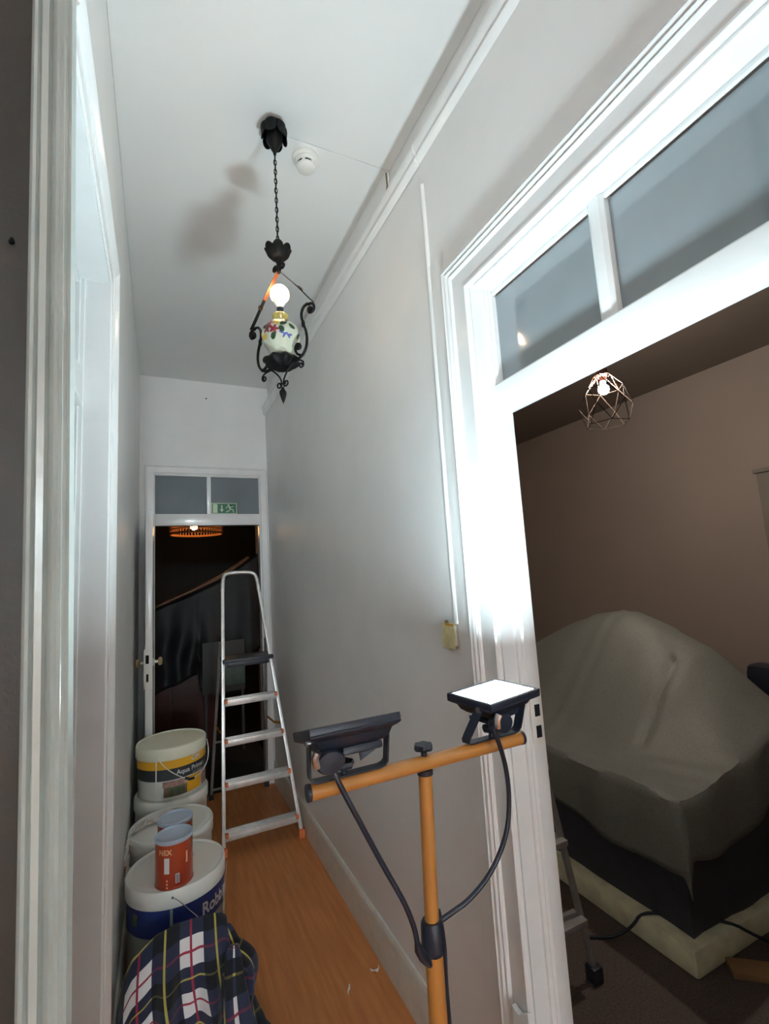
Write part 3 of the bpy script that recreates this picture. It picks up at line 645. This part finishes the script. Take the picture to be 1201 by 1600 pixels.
def railpt(a, b, z): t = (z-a.z)/(b.z-a.z); return a+(b-a)*t
for z in (.125, .385, .62, .85):
    pa = railpt(A0, A1, z); pb = railpt(B0, B1, z); y = (pa.y+pb.y)/2
    mb = MB(); mb.box(pa.x+.006, pb.x-.006, y-.042, y+.035, z-.004, z+.006)
    mb.box(pa.x+.006, pb.x-.006, y-.044, y-.040, z-.030, z+.006); mb.box(pa.x+.006, pb.x-.006, y+.031, y+.035, z-.022, z+.006)
    for k in range(5): mb.box(pa.x+.012, pb.x-.012, y-.032+k*.013, y-.028+k*.013, z+.006, z+.0085)
    tr = mb.build('tread', 'alu', sl, bevel=.0008)
    for p, s in ((pa, 1), (pb, -1)):
        MB().box(p.x+(0.004 if s > 0 else -.022), p.x+(.022 if s > 0 else -.004), y-.048, y-.018, z-.012, z+.010).build('end_clip', 'orange', tr, bevel=.002)
pa = railpt(A0, A1, 1.085); pb = railpt(B0, B1, 1.085)
mb = MB(); mb.box(pa.x-.004, pb.x+.012, pa.y-.06, pa.y+.16, 1.075, 1.10); mb.box(pa.x+.02, pb.x-.02, pa.y-.062, pa.y-.05, 1.05, 1.08); mb.build('platform', 'black', sl, bevel=.004)
C0, D0 = Vector((.352, 4.03, .018)), Vector((.765, 4.03, .018)); C1, D1 = Vector((.378, 3.50, 1.20)), Vector((.682, 3.50, 1.20))
for a, b in ((C0, C1), (D0, D1)):
    mb = MB(); mb.tube([a, b], .013, 4, flat=.010, side=(1, 0, 0)); rl = mb.build('rear_leg', 'alu_dull', sl)
    MB().box(a.x-.017, a.x+.017, a.y-.018, a.y+.018, .0005, .04).build('foot', 'black', rl, bevel=.003)
for z in (.075, .46): 
    pa = railpt(C0, C1, z); pb = railpt(D0, D1, z); mb = MB(); mb.tube([pa, pb], .010, 4, flat=.008, side=(0, 0, 1)); mb.build('rear_crossbar', 'alu_dull' , sl)
for (a, b, c, d) in ((A0, A1, C0, C1), (B0, B1, D0, D1)):
    p = railpt(a, b, .66); q = railpt(c, d, .60); mb = MB(); mb.tube([p, (p+q)/2-Vector((0, 0, .02)), q], .012, 4, flat=.001, side=(0, 0, 1)); mb.build('strap', 'strap', sl)
for a, rr in ((A0, ra), (B0, rb)): MB().box(a.x-.019, a.x+.019, a.y-.02, a.y+.02, .0005, .05).build('foot', 'orange', rr, bevel=.003)

# ================================================================ buckets
def bucket(c, z0, zt, rt, label, lidm='white_plastic', bodym='white_plastic', taper=.92, cat='paint bucket', group='paint buckets along the left wall'):
    B = thing('paint_bucket', label, cat, (c[0], c[1], z0), group)
    x, y = c; h = zt-z0
    mb = MB(); mb.lathe([(rt*taper-.012, z0+.0005), (rt*taper-.006, z0+.004), (rt*taper, z0+.012), (rt*.965, zt-.075), (rt*.965, zt-.01)], (x, y, 0), 64); body = mb.build('body', bodym, B)
    mb = MB(); mb.lathe([(rt*.967, zt-.062), (rt-.002, zt-.062), (rt, zt-.058), (rt, zt-.008), (rt-.004, zt-.001), (rt-.007, zt), (rt-.011, zt-.002), (rt-.014, zt-.006), (rt-.020, zt-.006), (rt-.025, zt-.004), (rt-.04, zt-.004), (0, zt-.0035)], (x, y, 0), 72); mb.build('lid', lidm, B)
    return B, body
F_C = (.066, 2.335); M_C = (.055, 2.722); Y_C = (.064, 3.105)
bf, bfb = bucket(F_C, 0, .459, .190, 'white paint bucket with blue lettered label, nearest bucket, carrying two red tins', bodym='grey_plastic')
bm_, bmb = bucket(M_C, 0, .462, .190, 'white paint bucket with striped tape across its lid, middle of the row')
bl, blb = bucket(Y_C, 0, .478, .190, 'white paint bucket underneath the yellow-labelled bucket')
by_, byb = bucket(Y_C, .4748, .745, .183, 'white bucket with yellow and black primer label, on top of another bucket', lidm='cream_plastic', taper=.90)
# labels on the yellow bucket
rY = .178
def slY(z0, z1): return z0, z1
cyl_band('label_band', Y_C, rY, -75, 88, .640, .690, 'lab_yellow', byb)
cyl_band('label_band', Y_C, rY-.0012, -75, 88, .583, .640, 'lab_black', byb)
cyl_band('label_line', Y_C, rY-.0010, -75, 88, .579, .583, 'lab_white', byb)
cyl_band('label_picture', Y_C, rY-.0025, -14, 24, .500, .548, 'lab_green', byb)
cyl_band('label_picture', Y_C, rY-.0022, -16, 20, .548, .578, 'lab_pink', byb)
cyl_band('label_patch', Y_C, rY-.0022, 24, 54, .500, .578, 'lab_yellow', byb)
cyl_band('label_patch', Y_C, rY-.0022, 58, 84, .500, .578, 'lab_pink', byb)
text_on_cyl('lettering', 'Aqua Primer', .034, Y_C, rY+.0016, 6, .604, 'lab_white', byb, bold=.0012)
text_on_cyl('lettering', 'CIN', .034, Y_C, rY+.0026, 31, .655, 'lab_white', byb, bold=.003)
text_on_cyl('small_print', '2 in 1 universal', .011, Y_C, rY+.0016, 34, .590, 'lab_white', byb)
cyl_band('rib', Y_C, rY+.0014, -27, -25, .49, .684, 'white_plastic', byb)
mb = MB(); hp = smooth([(Y_C[0]-.070, Y_C[1]-.173, .715), (Y_C[0]-.066, Y_C[1]-.186, .695), (Y_C[0]-.02, Y_C[1]-.198, .640), (Y_C[0]+.05, Y_C[1]-.200, .590), (Y_C[0]+.085, Y_C[1]-.190, .572), (Y_C[0]+.13, Y_C[1]-.155, .570), (Y_C[0]+.178, Y_C[1]-.10, .60), (Y_C[0]+.193, Y_C[1]-.06, .66), (Y_C[0]+.185, Y_C[1]-.03, .715)])
mb.tube(hp, .0022, 8); hd = mb.build('handle', 'white_plastic', by_)
mb = MB(); mb.tube([(Y_C[0]+.060, Y_C[1]-.198, .586), (Y_C[0]+.085, Y_C[1]-.191, .573), (Y_C[0]+.105, Y_C[1]-.177, .570)], .007, 10); mb.build('grip', 'black', hd)
# labels on the front bucket
rF = .1835
cyl_band('label_band', F_C, rF, -80, 100, .295, .397, 'lab_blue', bfb, slant=lambda t: (.300-.0*t, .397))
text_on_cyl('lettering', 'Robbialac', .062, F_C, rF+.0016, 27, .322, 'lab_white', bfb, bold=.003, squash=.9)
cyl_band('rib', F_C, rF+.0013, -9, -6, .10, .394, 'grey_plastic', bfb)
cyl_band('label_flap', F_C, rF+.004, 66, 74, .24, .36, 'lab_white', bfb)
cyl_band('label_crest', F_C, rF+.0013, -58, -50, .335, .375, 'lab_green', bfb)
mb = MB(); e0 = (F_C[0]-.02, F_C[1]-.190, .436)
mb.tube(smooth([e0, (F_C[0]-.004, F_C[1]-.1945, .428), (F_C[0]+.035, F_C[1]-.200, .385), (F_C[0]+.08, F_C[1]-.205, .335), (F_C[0]+.12, F_C[1]-.19, .30), (F_C[0]+.17, F_C[1]-.12, .30), (F_C[0]+.196, F_C[1]-.02, .42)]), .0016, 8); mb.build('handle', 'chrome', bf)
mb = MB(); mb.lathe([(0, -.002), (.004, -.001), (.004, .001), (0, .002)], e0, 10, M4=Matrix.Rotation(pi/2, 4, 'X')); mb.build('handle_eye', 'black', bf)
# tins
def tin(c, label):
    z0 = .4558; T = thing('paint_tin', label, 'paint tin', (c[0], c[1], z0), 'paint tins on the nearest bucket'); h = .172; rr = .069
    mb = MB(); mb.lathe([(rr-.002, z0+.0005), (rr+.001, z0+.002), (rr+.001, z0+.006), (rr-.001, z0+.008), (rr-.001, z0+h-.018), (rr-.001, z0+h-.012)], (c[0], c[1], 0), 48); body = mb.build('body', 'tin_red', T)
    mb = MB(); mb.lathe([(rr-.0005, z0+h-.014), (rr+.0005, z0+h-.012), (rr+.0012, z0+h-.002), (rr-.001, z0+h), (rr-.004, z0+h-.001), (rr-.006, z0+h-.006), (rr-.011, z0+h-.006), (rr-.013, z0+h-.003), (rr-.015, z0+h-.004), (0, z0+h-.004)], (c[0], c[1], 0), 48); mb.build('lid', 'tin_metal', T)
    return T, body
T1C = (.054, 2.225); T2C = (.062, 2.372)
t1, t1b = tin(T1C, 'orange-red paint tin with silver lid, in front on the nearest bucket')
t2, t2b = tin(T2C, 'paint tin with silver lid standing behind the orange-red tin')
text_on_cyl('lettering', 'NEX', .026, T1C, .0690, -52, .580, 'letter', t1b, bold=.0015)
cyl_band('label_patch', T1C, .0682, -32, -16, .515, .570, 'lab_white', t1b, n=8)
cyl_band('barcode_patch', T1C, .0682, 2, 14, .478, .510, 'lab_white', t1b, n=8)
for k in range(6): cyl_band('barcode_line', T1C, .0696, 3.6, 12.4, .481+k*.0046, .4835+k*.0046, 'lab_black', t1b, n=4, th=.0004)
cyl_band('label_strip', T1C, .0682, 36, 42, .535, .575, 'letter', t1b, n=6)
for k in range(3): cyl_band('small_print', T1C, .0682, -26, -21, .463+k*.012, .469+k*.012, 'letter', t1b, n=4)
# striped tape crumpled over the middle bucket
mb = MB(); path = smooth([(.075, 2.845, .456), (.035, 2.80, .466), (-.02, 2.76, .467), (-.07, 2.745, .470), (-.115, 2.70, .468), (-.129, 2.64, .45), (-.131, 2.60, .41), (-.128, 2.585, .37), (-.122, 2.57, .34)], 3)
g = []
for i, p in enumerate(path):
    row = []
    for j in range(9):
        t = (j-4)/4; w = .030+.012*sin(i*.5)
        row.append((p[0]+.3*w*t+.004*noise.noise(Vector((i*.5, j*.9, 1))), p[1]+w*t+.01*noise.noise(Vector((i*.3, j*.5, 2))), p[2]+.006+.008*noise.noise(Vector((i*.8, j*1.3, 5)))))
    g.append(row)
mb.sweep(g, close=False); o = mb.build('barrier_tape', 'stripe', recalc=False); o.modifiers.new('t', 'SOLIDIFY').thickness = .0008
tag(o, 'crumpled red and white striped tape draped over the middle bucket lid', 'tape')

# ================================================================ plaid cloth heap over a carton
pc = thing('plaid_cloth', 'navy, white and red plaid flannel cloth heaped in front of the nearest bucket', 'cloth', (.08, 1.9, 0))
def lerp_tab(tab, x):
    for (a, b), (c, d) in zip(tab[:-1], tab[1:]):
        if x <= c: return b+(d-b)*max(0, (x-a))/(c-a)
    return tab[-1][1]
crest = [(-.128, .20), (-.105, .315), (-.08, .362), (-.007, .410), (.05, .424), (.17, .420), (.205, .410), (.222, .395)]
NS, NT = 70, 60; g = []; uvs = []
for j in range(NT+1):
    t = j/NT; row = []
    for i in range(NS+1):
        s = i/NS; x = -.122+s*.344
        zc_ = lerp_tab(crest, x)
        if t < .12:   # back fold hanging behind the crest
            q = 1-t/.12; z = zc_-.14*q; y = 2.005+.085*sin(q*pi/2)
        else:
            q = (t-.12)/.88; z = zc_*(1-q**.9)+.012*q; y = 2.0-.045*sin(min(1, q*4)*pi/2)-.11*q
        fold = .020*sin(s*17+1.2*t)+.012*sin(s*31+3*t)+.010*noise.noise(Vector((s*6, t*4, 0)))
        y -= fold*min(1, max(0, t-.1)*2.5); x2 = x+(.030*s-.012*(1-s))*q if t >= .12 else x
        z = max(z, .006)
        row.append((x2, y, z+.003*noise.noise(Vector((s*9, t*9, 4))))); uvs.append((s*2.15+.08*sin(t*5)+.78, t*3.7+.14*s+.25))
    g.append(row)
mb = MB(); mb.sweep(g, close=False); mb.uv = uvs; o = mb.build('drape', 'plaid', pc, recalc=False); o.modifiers.new('t', 'SOLIDIFY').thickness = .003
# bunched side folds
def bunch(name, path, rads, uo, seed, amp=.24):
    pth = smooth(path, 3); n = 28; rings = []; uv = []
    N = len(pth)
    for i, p in enumerate(pth):
        t = i/(N-1); k = t*(len(rads)-1); a = int(min(k, len(rads)-2)); rr = rads[a]+(rads[a+1]-rads[a])*(k-a)
        tn = (Vector(pth[min(i+1, N-1)])-Vector(pth[max(i-1, 0)])).normalized(); up = Vector((0, 1, .2)); e1 = (up-tn*up.dot(tn)).normalized(); e2 = tn.cross(e1)
        row = []
        for j in range(n):
            th = 2*pi*j/n; q = rr*(1+amp*sin(4*th+seed+3*t)+.15*noise.noise(Vector((cos(th)*2, sin(th)*2, t*5+seed))))
            row.append(Vector(p)+e1*q*cos(th)+e2*q*sin(th)); uv.append((uo+abs(j-n/2)/n*1.2, t*2.0+seed))
        rings.append([Vector((v.x, v.y, max(v.z, .004))) for v in row])
    mb = MB(); mb.sweep(rings); mb.uv = uv; return mb.build(name, 'plaid', pc)
bunch('sleeve', [(.205, 2.0, .365), (.225, 1.985, .30), (.268, 1.985, .262), (.292, 1.98, .225), (.285, 1.97, .185), (.262, 1.95, .15), (.27, 1.92, .09), (.30, 1.88, .05), (.36, 1.80, .03)], [.022, .032, .034, .032, .034, .040, .048, .045, .02], .55, 1.3)
bunch('folded_edge', [(.235, 1.93, .34), (.228, 1.90, .25), (.235, 1.87, .15), (.25, 1.83, .06)], [.015, .035, .05, .055], .45, 4.1)

# floor scraps
def scrap(c, pts, w, label):
    mb = MB(); fr = []
    for i, (a, b) in enumerate(pts): fr.append([(c[0]+a, c[1]+b-w, .002+.006*(i % 2)), (c[0]+a, c[1]+b+w, .001+.004*((i+1) % 2)), (c[0]+a, c[1]+b+w, .003+.004*((i+1) % 2)), (c[0]+a, c[1]+b-w, .004+.006*(i % 2))])
    mb.sweep(fr); return tag(mb.build('paper_scrap', 'paper', smooth=False), label, 'scrap', 'white scraps on the floor')
scrap((.80, 2.0), [(-.022, .014), (-.010, .002), (0, -.002), (.010, .004), (.016, .016)], .006, 'curled white scrap on the floor nearer the baseboard')
scrap((.668, 1.972), [(-.010, -.016), (-.004, -.004), (.004, .006), (.010, .02)], .007, 'small white scrap on the floor farther from the baseboard')
# taped switch on the right wall
ts = thing('wall_switch', 'old wall switch masked with cream tape at the foot of the vertical strip', 'switch', (XR-.0, 1.31, 1.395))
mb = MB(); mb.box(XR-.016, XR-.0005, 1.282, 1.336, 1.362, 1.425); mb.build('housing', 'white_plastic', ts, bevel=.003)
mb = MB(); mb.prism([(1.275, 1.430), (1.293, 1.434), (1.345, 1.428), (1.349, 1.40), (1.345, 1.352), (1.332, 1.356), (1.315, 1.350), (1.30, 1.357), (1.28, 1.352), (1.272, 1.40)], XR-.0175, XR-.016, lambda a, b, h: (h, a, b)); mb.build('masking_tape', 'tape', ts, smooth=False)
mb = MB(); mb.box(XR-.019, XR-.0176, 1.276, 1.325, 1.424, 1.431); mb.build('tape_edge', 'strap', ts, bevel=.0005)
mb = MB(); mb.lathe([(0, 0), (.006, .002), (.005, .010), (0, .012)], (XR-.010, 1.328, 1.428), 10); mb.build('screw', 'brown', ts)

# ================================================================ side room on the right
# wire cage pendant
CX, CY, CZ = 2.31, 1.80, 2.49
wp = thing('cage_pendant', 'black wire geometric cage pendant with lit warm bulb in the side room', 'pendant lamp', (CX, CY, 3.3))
Rg = .145; rings = []
def ringp(rr, z, n, off): return [Vector((CX+rr*cos(2*pi*(k+off)/n+.35), CY+rr*sin(2*pi*(k+off)/n+.35), z)) for k in range(n)]
top = ringp(.045, CZ+.165, 6, 0); up_ = ringp(.105, CZ+.085, 6, .5); mid_ = ringp(.145, CZ-.02, 6, 0); bot = ringp(.115, CZ-.125, 6, .5)
mb = MB(); mc = MB()
def wire(m_, a, b): m_.tube([a, b], .0022, 5)
for k in range(6):
    n1 = (k+1) % 6
    wire(mc, top[k], up_[k]); wire(mc, top[n1], up_[k]); wire(mc, top[k], top[n1])
    wire(mb, up_[k], mid_[k]); wire(mb, up_[k], mid_[n1]); wire(mb, up_[k], up_[n1])
    wire(mb, mid_[k], bot[k]); wire(mb, mid_[n1], bot[k]); wire(mb, bot[k], bot[n1])
mb.build('wire_cage', 'cage', wp); mc.build('upper_wires', 'rosecopper', wp)
mb = MB(); mb.lathe([(.0, CZ+.205), (.030, CZ+.20), (.032, CZ+.165), (.018, CZ+.155), (.018, CZ+.13), (0, CZ+.13)], (CX, CY, 0), 20); mb.build('socket', 'rosecopper', wp)
mb = MB(); mb.tube([(CX, CY, CZ+.20), (CX, CY, 3.28)], .003, 8); mb.build('cord', 'black', wp)
mb = MB(); mb.lathe([(.05, 3.2995), (.05, 3.28), (.02, 3.27), (0, 3.27)], (CX, CY, 0), 24); mb.build('ceiling_rose', 'black', wp)
mb = MB(); pr = [(.013, CZ+.13), (.016, CZ+.115)]+[(.030*cos(t), CZ+.082+.030*sin(t)) for t in [R(55)-i*R(145)/10 for i in range(11)]]; pr[-1] = (0, pr[-1][1]); mb.lathe(pr, (CX, CY, 0), 24); mb.build('bulb', 'wbulb', wp)
# foam slab / mattress base
mb = MB(); mb.box(1.84, 3.25, 1.345, 3.3, .001, .10); tag(mb.build('foam_slab', 'foam', bevel=.015, loc=(2.5, 2.3, 0)), 'pale greenish slab on the carpet under the dark covered furniture', 'mattress')
# dark covered furniture (sofa): body, seat front bulge, back
sf = thing('covered_sofa', 'bulky furniture wrapped in dark cover beneath the pale dust sheet', 'sofa', (2.5, 2.3, .1))
mb = MB(); g = []
for i in range(25):
    z = .1015+i/24*.515; b = .0+.03*sin(i/24*pi)
    rg = []
    x0, x1, y0, y1 = 1.90-b*.3, 3.2, 1.385-b*.3, 3.22
    for k in range(80):
        t = k/80*4; s = t % 1
        if t < 1: p = (x0+(x1-x0)*s, y0)
        elif t < 2: p = (x1, y0+(y1-y0)*s)
        elif t < 3: p = (x1-(x1-x0)*s, y1)
        else: p = (x0, y1-(y1-y0)*s)
        q = .012*noise.noise(Vector((p[0]*7, p[1]*7, z*3))); rg.append((p[0]+(q if t >= 3 or t < 0 else 0), p[1]+(q if t < 1 else 0), z))
    g.append(rg)
mb.sweep(g); mb.build('body', 'navy', sf)
def mound(x, y):
    ss = lambda a, b, v: (lambda q: q*q*(3-2*q))(min(1, max(0, (v-a)/(b-a))))
    ridge = lerp_tab([(1.2, .70), (1.3, .75), (1.48, .89), (1.69, 1.07), (1.9, 1.19), (2.12, 1.26), (2.4, 1.235), (2.7, 1.12), (3.03, .96), (3.3, .80)], y)
    h = .635+(ridge-.635)*ss(1.98, 2.72, x)
    return max(.635, h-max(0, x-2.78)*.75)
mb = MB(); g = []
for i in range(13):
    x = 2.25+.95*i/12; g.append([(x, 1.42+1.75*j/14, max(.60, mound(x, 1.42+1.75*j/14)-.085)) for j in range(15)])
topg = g; mb.sweep(g, close=False)
o = mb.build('backrest', 'navy', sf, recalc=False)
md = o.modifiers.new('t', 'SOLIDIFY'); md.thickness = -.03; md.offset = 1
# dust sheet
def mkpos(a, b):    # a along x from the front edge (neg = hanging), b along y from the near edge
    x0, y0, x1, y1 = 1.855, 1.335, 3.22, 3.25
    ax, ay = max(a, 0), max(b, 0); x = min(x0+ax, x1); y = min(y0+ay, y1)
    dx, dy = max(0, -a), max(0, -b); ex, ey = max(0, x0+ax-x1), max(0, y0+ay-y1)
    z = mound(x, y)
    d = dx+dy+ex+ey
    if dx and dy: d = min(dx+dy, .33)
    z -= d
    fx = .012*sin(y*19+1)*min(1, dx*6); fy = .012*sin(x*17)*min(1, dy*6)
    x -= (.022*min(1, dx*10)+fx); y -= (.022*min(1, dy*10)+fy); x += .02*min(1, ex*10); y += .02*min(1, ey*10)
    nz = .018*noise.noise(Vector((x*4, y*4, 2)))+.012*abs(noise.noise(Vector((x*9+y*3, y*5, 7)))) if not (dx or dy) else 0
    # fold line and pleats on the slope
    z += nz
    z += -.020*math.exp(-((y-1.72-.10*(x-2.2))/.02)**2)*(1 if 2.15 < x < 2.6 else 0)
    z += .014*math.exp(-((y-2.22)/.03)**2)*(1 if x > 2.0 else .3)
    return (x, y, max(z, .11))
NA, NB = 90, 100; g = []
for i in range(NA+1):
    a = -.235+(1.365+.235+.25)*i/NA; row = []
    for j in range(NB+1):
        b = -.20+(1.915+.20+.2)*j/NB
        aa = a*(1+.0) if a > 0 else a*(1.0+.22*sin(b*4+.5)-.12*max(0, b-.3))
        bb = b if b > 0 else b*(1+.2*sin(a*5))
        row.append(mkpos(aa, bb))
    g.append(row)
mb = MB(); mb.sweep(g, close=False); o = mb.build('dust_sheet', 'sheet', recalc=False, loc=(2.5, 2.3, .63)); md = o.modifiers.new('t', 'SOLIDIFY'); md.thickness = .003; md.offset = 1
tag(o, 'pale grey plastic dust sheet draped over the furniture in the side room', 'dust sheet')
# black leather armchair behind the sheet
ac = thing('armchair', 'black padded armchair behind the dust-sheeted furniture', 'armchair', (3.70, 1.45, 0))
def rbox(par, name, b, m, bev): mb = MB(); mb.box(*b); return mb.build(name, m, par, bevel=bev)
rbox(ac, 'seat', (3.40, 3.95, 1.15, 1.75, .12, .45), 'black', .05); rbox(ac, 'backrest', (3.34, 3.50, 1.10, 1.86, .40, .90), 'black', .06)
rbox(ac, 'armrest', (3.45, 3.95, 1.76, 1.90, .12, .62), 'black', .05); rbox(ac, 'armrest', (3.45, 3.95, 1.0, 1.14, .12, .62), 'black', .05)
for x in (3.5, 3.9):
    for y in (1.1, 1.8): MB().box(x-.02, x+.02, y-.02, y+.02, .0005, .12).build('leg', 'black', ac)
# wardrobe
wd = thing('wardrobe', 'grey-brown wardrobe against the far wall at the right edge', 'wardrobe', (4.3, 1.4, 0))
MB().box(4.02, 4.598, .85, 1.94, .06, 2.17).build('carcass', 'wardrobe', wd, bevel=.004)
MB().box(4.0, 4.598, .83, 1.955, 2.17, 2.20).build('top', 'wardrobe', wd, bevel=.006); MB().box(4.04, 4.59, .87, 1.92, .0005, .06).build('plinth', 'wardrobe', wd)
for y0, y1, hy in ((.86, 1.39, 1.36), (1.40, 1.93, 1.43)):
    dr = MB().box(4.0, 4.0195, y0, y1, .08, 2.16).build('door', 'wardrobe', wd, bevel=.003)
    mb = MB(); mb.tube([(3.985, hy, 1.05), (3.985, hy, 1.2)], .006, 8); mb.build('handle', 'alu_dull', dr)
# second ladder
l2 = thing('step_ladder', 'grey step ladder just inside the side room beside the door jamb', 'ladder', (1.3, 1.7, 0))
P0, P1 = Vector((1.515, 1.54, .03)), Vector((1.42, 1.70, 1.16)); Q0, Q1 = Vector((1.10, 1.54, .03)), Vector((1.17, 1.70, 1.16))
for a, b in ((P0, P1), (Q0, Q1)):
    mb = MB(); mb.tube([a, b], .015, 4, flat=.013, side=(1, 0, 0)); rl = mb.build('rail', 'alu_dull', l2)
    MB().box(a.x-.024, a.x+.024, a.y-.024, a.y+.024, .0005, .055).build('foot', 'black', rl, bevel=.005)
for z in (.225, .50, .78, 1.05):
    a = railpt(Q0, Q1, z); b = railpt(P0, P1, z); MB().box(a.x, b.x, a.y-.04, a.y+.035, z-.022, z).build('tread', 'alu_dull', l2, bevel=.002)
for x0, x1 in ((1.50, 1.41), (1.11, 1.18)):
    mb = MB(); mb.tube([(x0, 2.06, .01), (x1, 1.73, 1.10)], .011, 4, side=(1, 0, 0)); mb.build('rear_leg', 'alu_dull', l2)
# cord and planks on the floor
mb = MB(); mb.tube(smooth([(1.66, 1.70, .006), (1.75, 1.64, .008), (1.815, 1.60, .05), (1.85, 1.575, .112), (1.95, 1.50, .108), (2.1, 1.36, .112), (2.16, 1.31, .07), (2.28, 1.27, .006), (2.5, 1.22, .006)]), .006, 8)
tag(mb.build('cord', 'black'), 'dark cord trailing over the pale slab onto the carpet', 'cord')
for k, (x, y, a) in enumerate(((2.25, 1.10, .35), (2.66, .70, .35))):
    mb = MB(); mb.box(-.34, .34, -.04, .04, 0, .022); o = mb.build('plank', 'plank', bevel=.002); o.location = (x, y, .0008); o.rotation_euler = (0, 0, -a*2)
    tag(o, ('raw wooden plank on the carpet, the one nearer the pale slab', 'raw wooden plank on the carpet, the one farther from the pale slab')[k], 'plank', 'planks on the carpet')

# ================================================================ room beyond the end door
KX, KY, KZ = .40, 6.0, 2.36
ws = thing('wicker_pendant', 'wicker drum pendant lamp glowing warm in the dark room beyond', 'pendant lamp', (KX, KY, 3.3))
mb = MB(); H0, H1, RR = 2.20, 2.50, .29
for k in range(52):
    a = 2*pi*k/52; mb.tube([(KX+RR*cos(a), KY+RR*sin(a), H0), (KX+RR*cos(a), KY+RR*sin(a), H1)], .0065, 4)
o = mb.build('wicker_stakes', 'wicker', ws); o['kind'] = 'stuff'
for z in [H0+i*(H1-H0)/6 for i in range(7)]:
    mb = MB(); mb.tube([(KX+RR*cos(2*pi*i/40), KY+RR*sin(2*pi*i/40), z) for i in range(40)], .013 if z == H0 else .006, 6, closed=True); mb.build('hoop', 'wicker', ws)
mb = MB(); mb.lathe([(0, 2.245), (.025, 2.252), (.038, 2.272), (.036, 2.30), (.02, 2.325), (.014, 2.345)], (KX-.03, KY, 0), 20); mb.build('bulb', 'kbulb', ws)
mb = MB(); mb.lathe([(.02, 2.345), (.022, 2.40), (0, 2.42)], (KX-.03, KY, 0), 16); mb.build('socket', 'black', ws)
mb = MB(); mb.tube([(KX-.03, KY, 2.41), (KX-.03, KY, 3.299)], .003, 6); mb.build('cord', 'black', ws)
for k in range(4):
    a = pi/4+k*pi/2; mb = MB(); mb.tube([(KX-.03, KY, 2.42), (KX+RR*cos(a), KY+RR*sin(a), 2.49)], .004, 6); mb.build('spoke', 'iron', ws)
# stair bannister draped with black plastic
mb = MB(); mb.tube([(-.15, 5.2, 1.365), (.30, 5.2, 1.545), (.576, 5.2, 1.665), (.86, 5.2, 1.86)], .022, 12); 
tag(mb.build('handrail', 'rail_wood'), 'sloping brown handrail above the black plastic sheet', 'handrail')
g = []
for i in range(61):
    s = i/60; x = -.2+s*1.15; zt = lerp_tab([(-.2, 1.33), (.30, 1.52), (.576, 1.64), (.95, 1.90)], x); row = []
    for j in range(25):
        t = j/24; fold = .03*sin(x*22+t*2.5*sin(x*5))*t+.05*noise.noise(Vector((x*5, t*3, 0)))*t
        row.append((x+.02*t*sin(x*9), 5.165-.10*t+fold, zt-t*(.78 if x < .35 else .95)))
    g.append(row)
mb = MB(); mb.sweep(g, close=False); o = mb.build('plastic_sheet', 'blackplastic', recalc=False, loc=(.4, 5.2, 1.0)); o.modifiers.new('t', 'SOLIDIFY').thickness = .002
tag(o, 'folded black plastic sheet hanging from the sloping handrail', 'plastic sheet')
cb = thing('cabinet', 'dark red wooden cabinet below the black plastic sheet', 'cabinet', (.3, 5.45, 0))
MB().box(-.3, .50, 5.24, 5.7, .001, 1.05).build('body', 'darkred', cb, bevel=.006)
MB().box(-.28, .09, 5.225, 5.2395, .06, 1.0).build('door', 'darkred', cb, bevel=.005); MB().box(.11, .48, 5.225, 5.2395, .06, 1.0).build('door', 'darkred', cb, bevel=.005)
tb = thing('notice_board', 'grey board with a smaller greenish print, propped behind the ladder', 'board', (.57, 5.0, 0))
MB().box(.372, .765, 4.99, 5.005, .56, 1.04).build('panel', 'grey_board', tb, bevel=.002)
MB().box(.565, .765, 4.982, 4.9895, .62, .83).build('print', 'green_board', tb, bevel=.001)
for x in (.40, .74): MB().box(x-.012, x+.012, 4.99, 5.01, .0005, .56).build('leg', 'grey_board', tb)
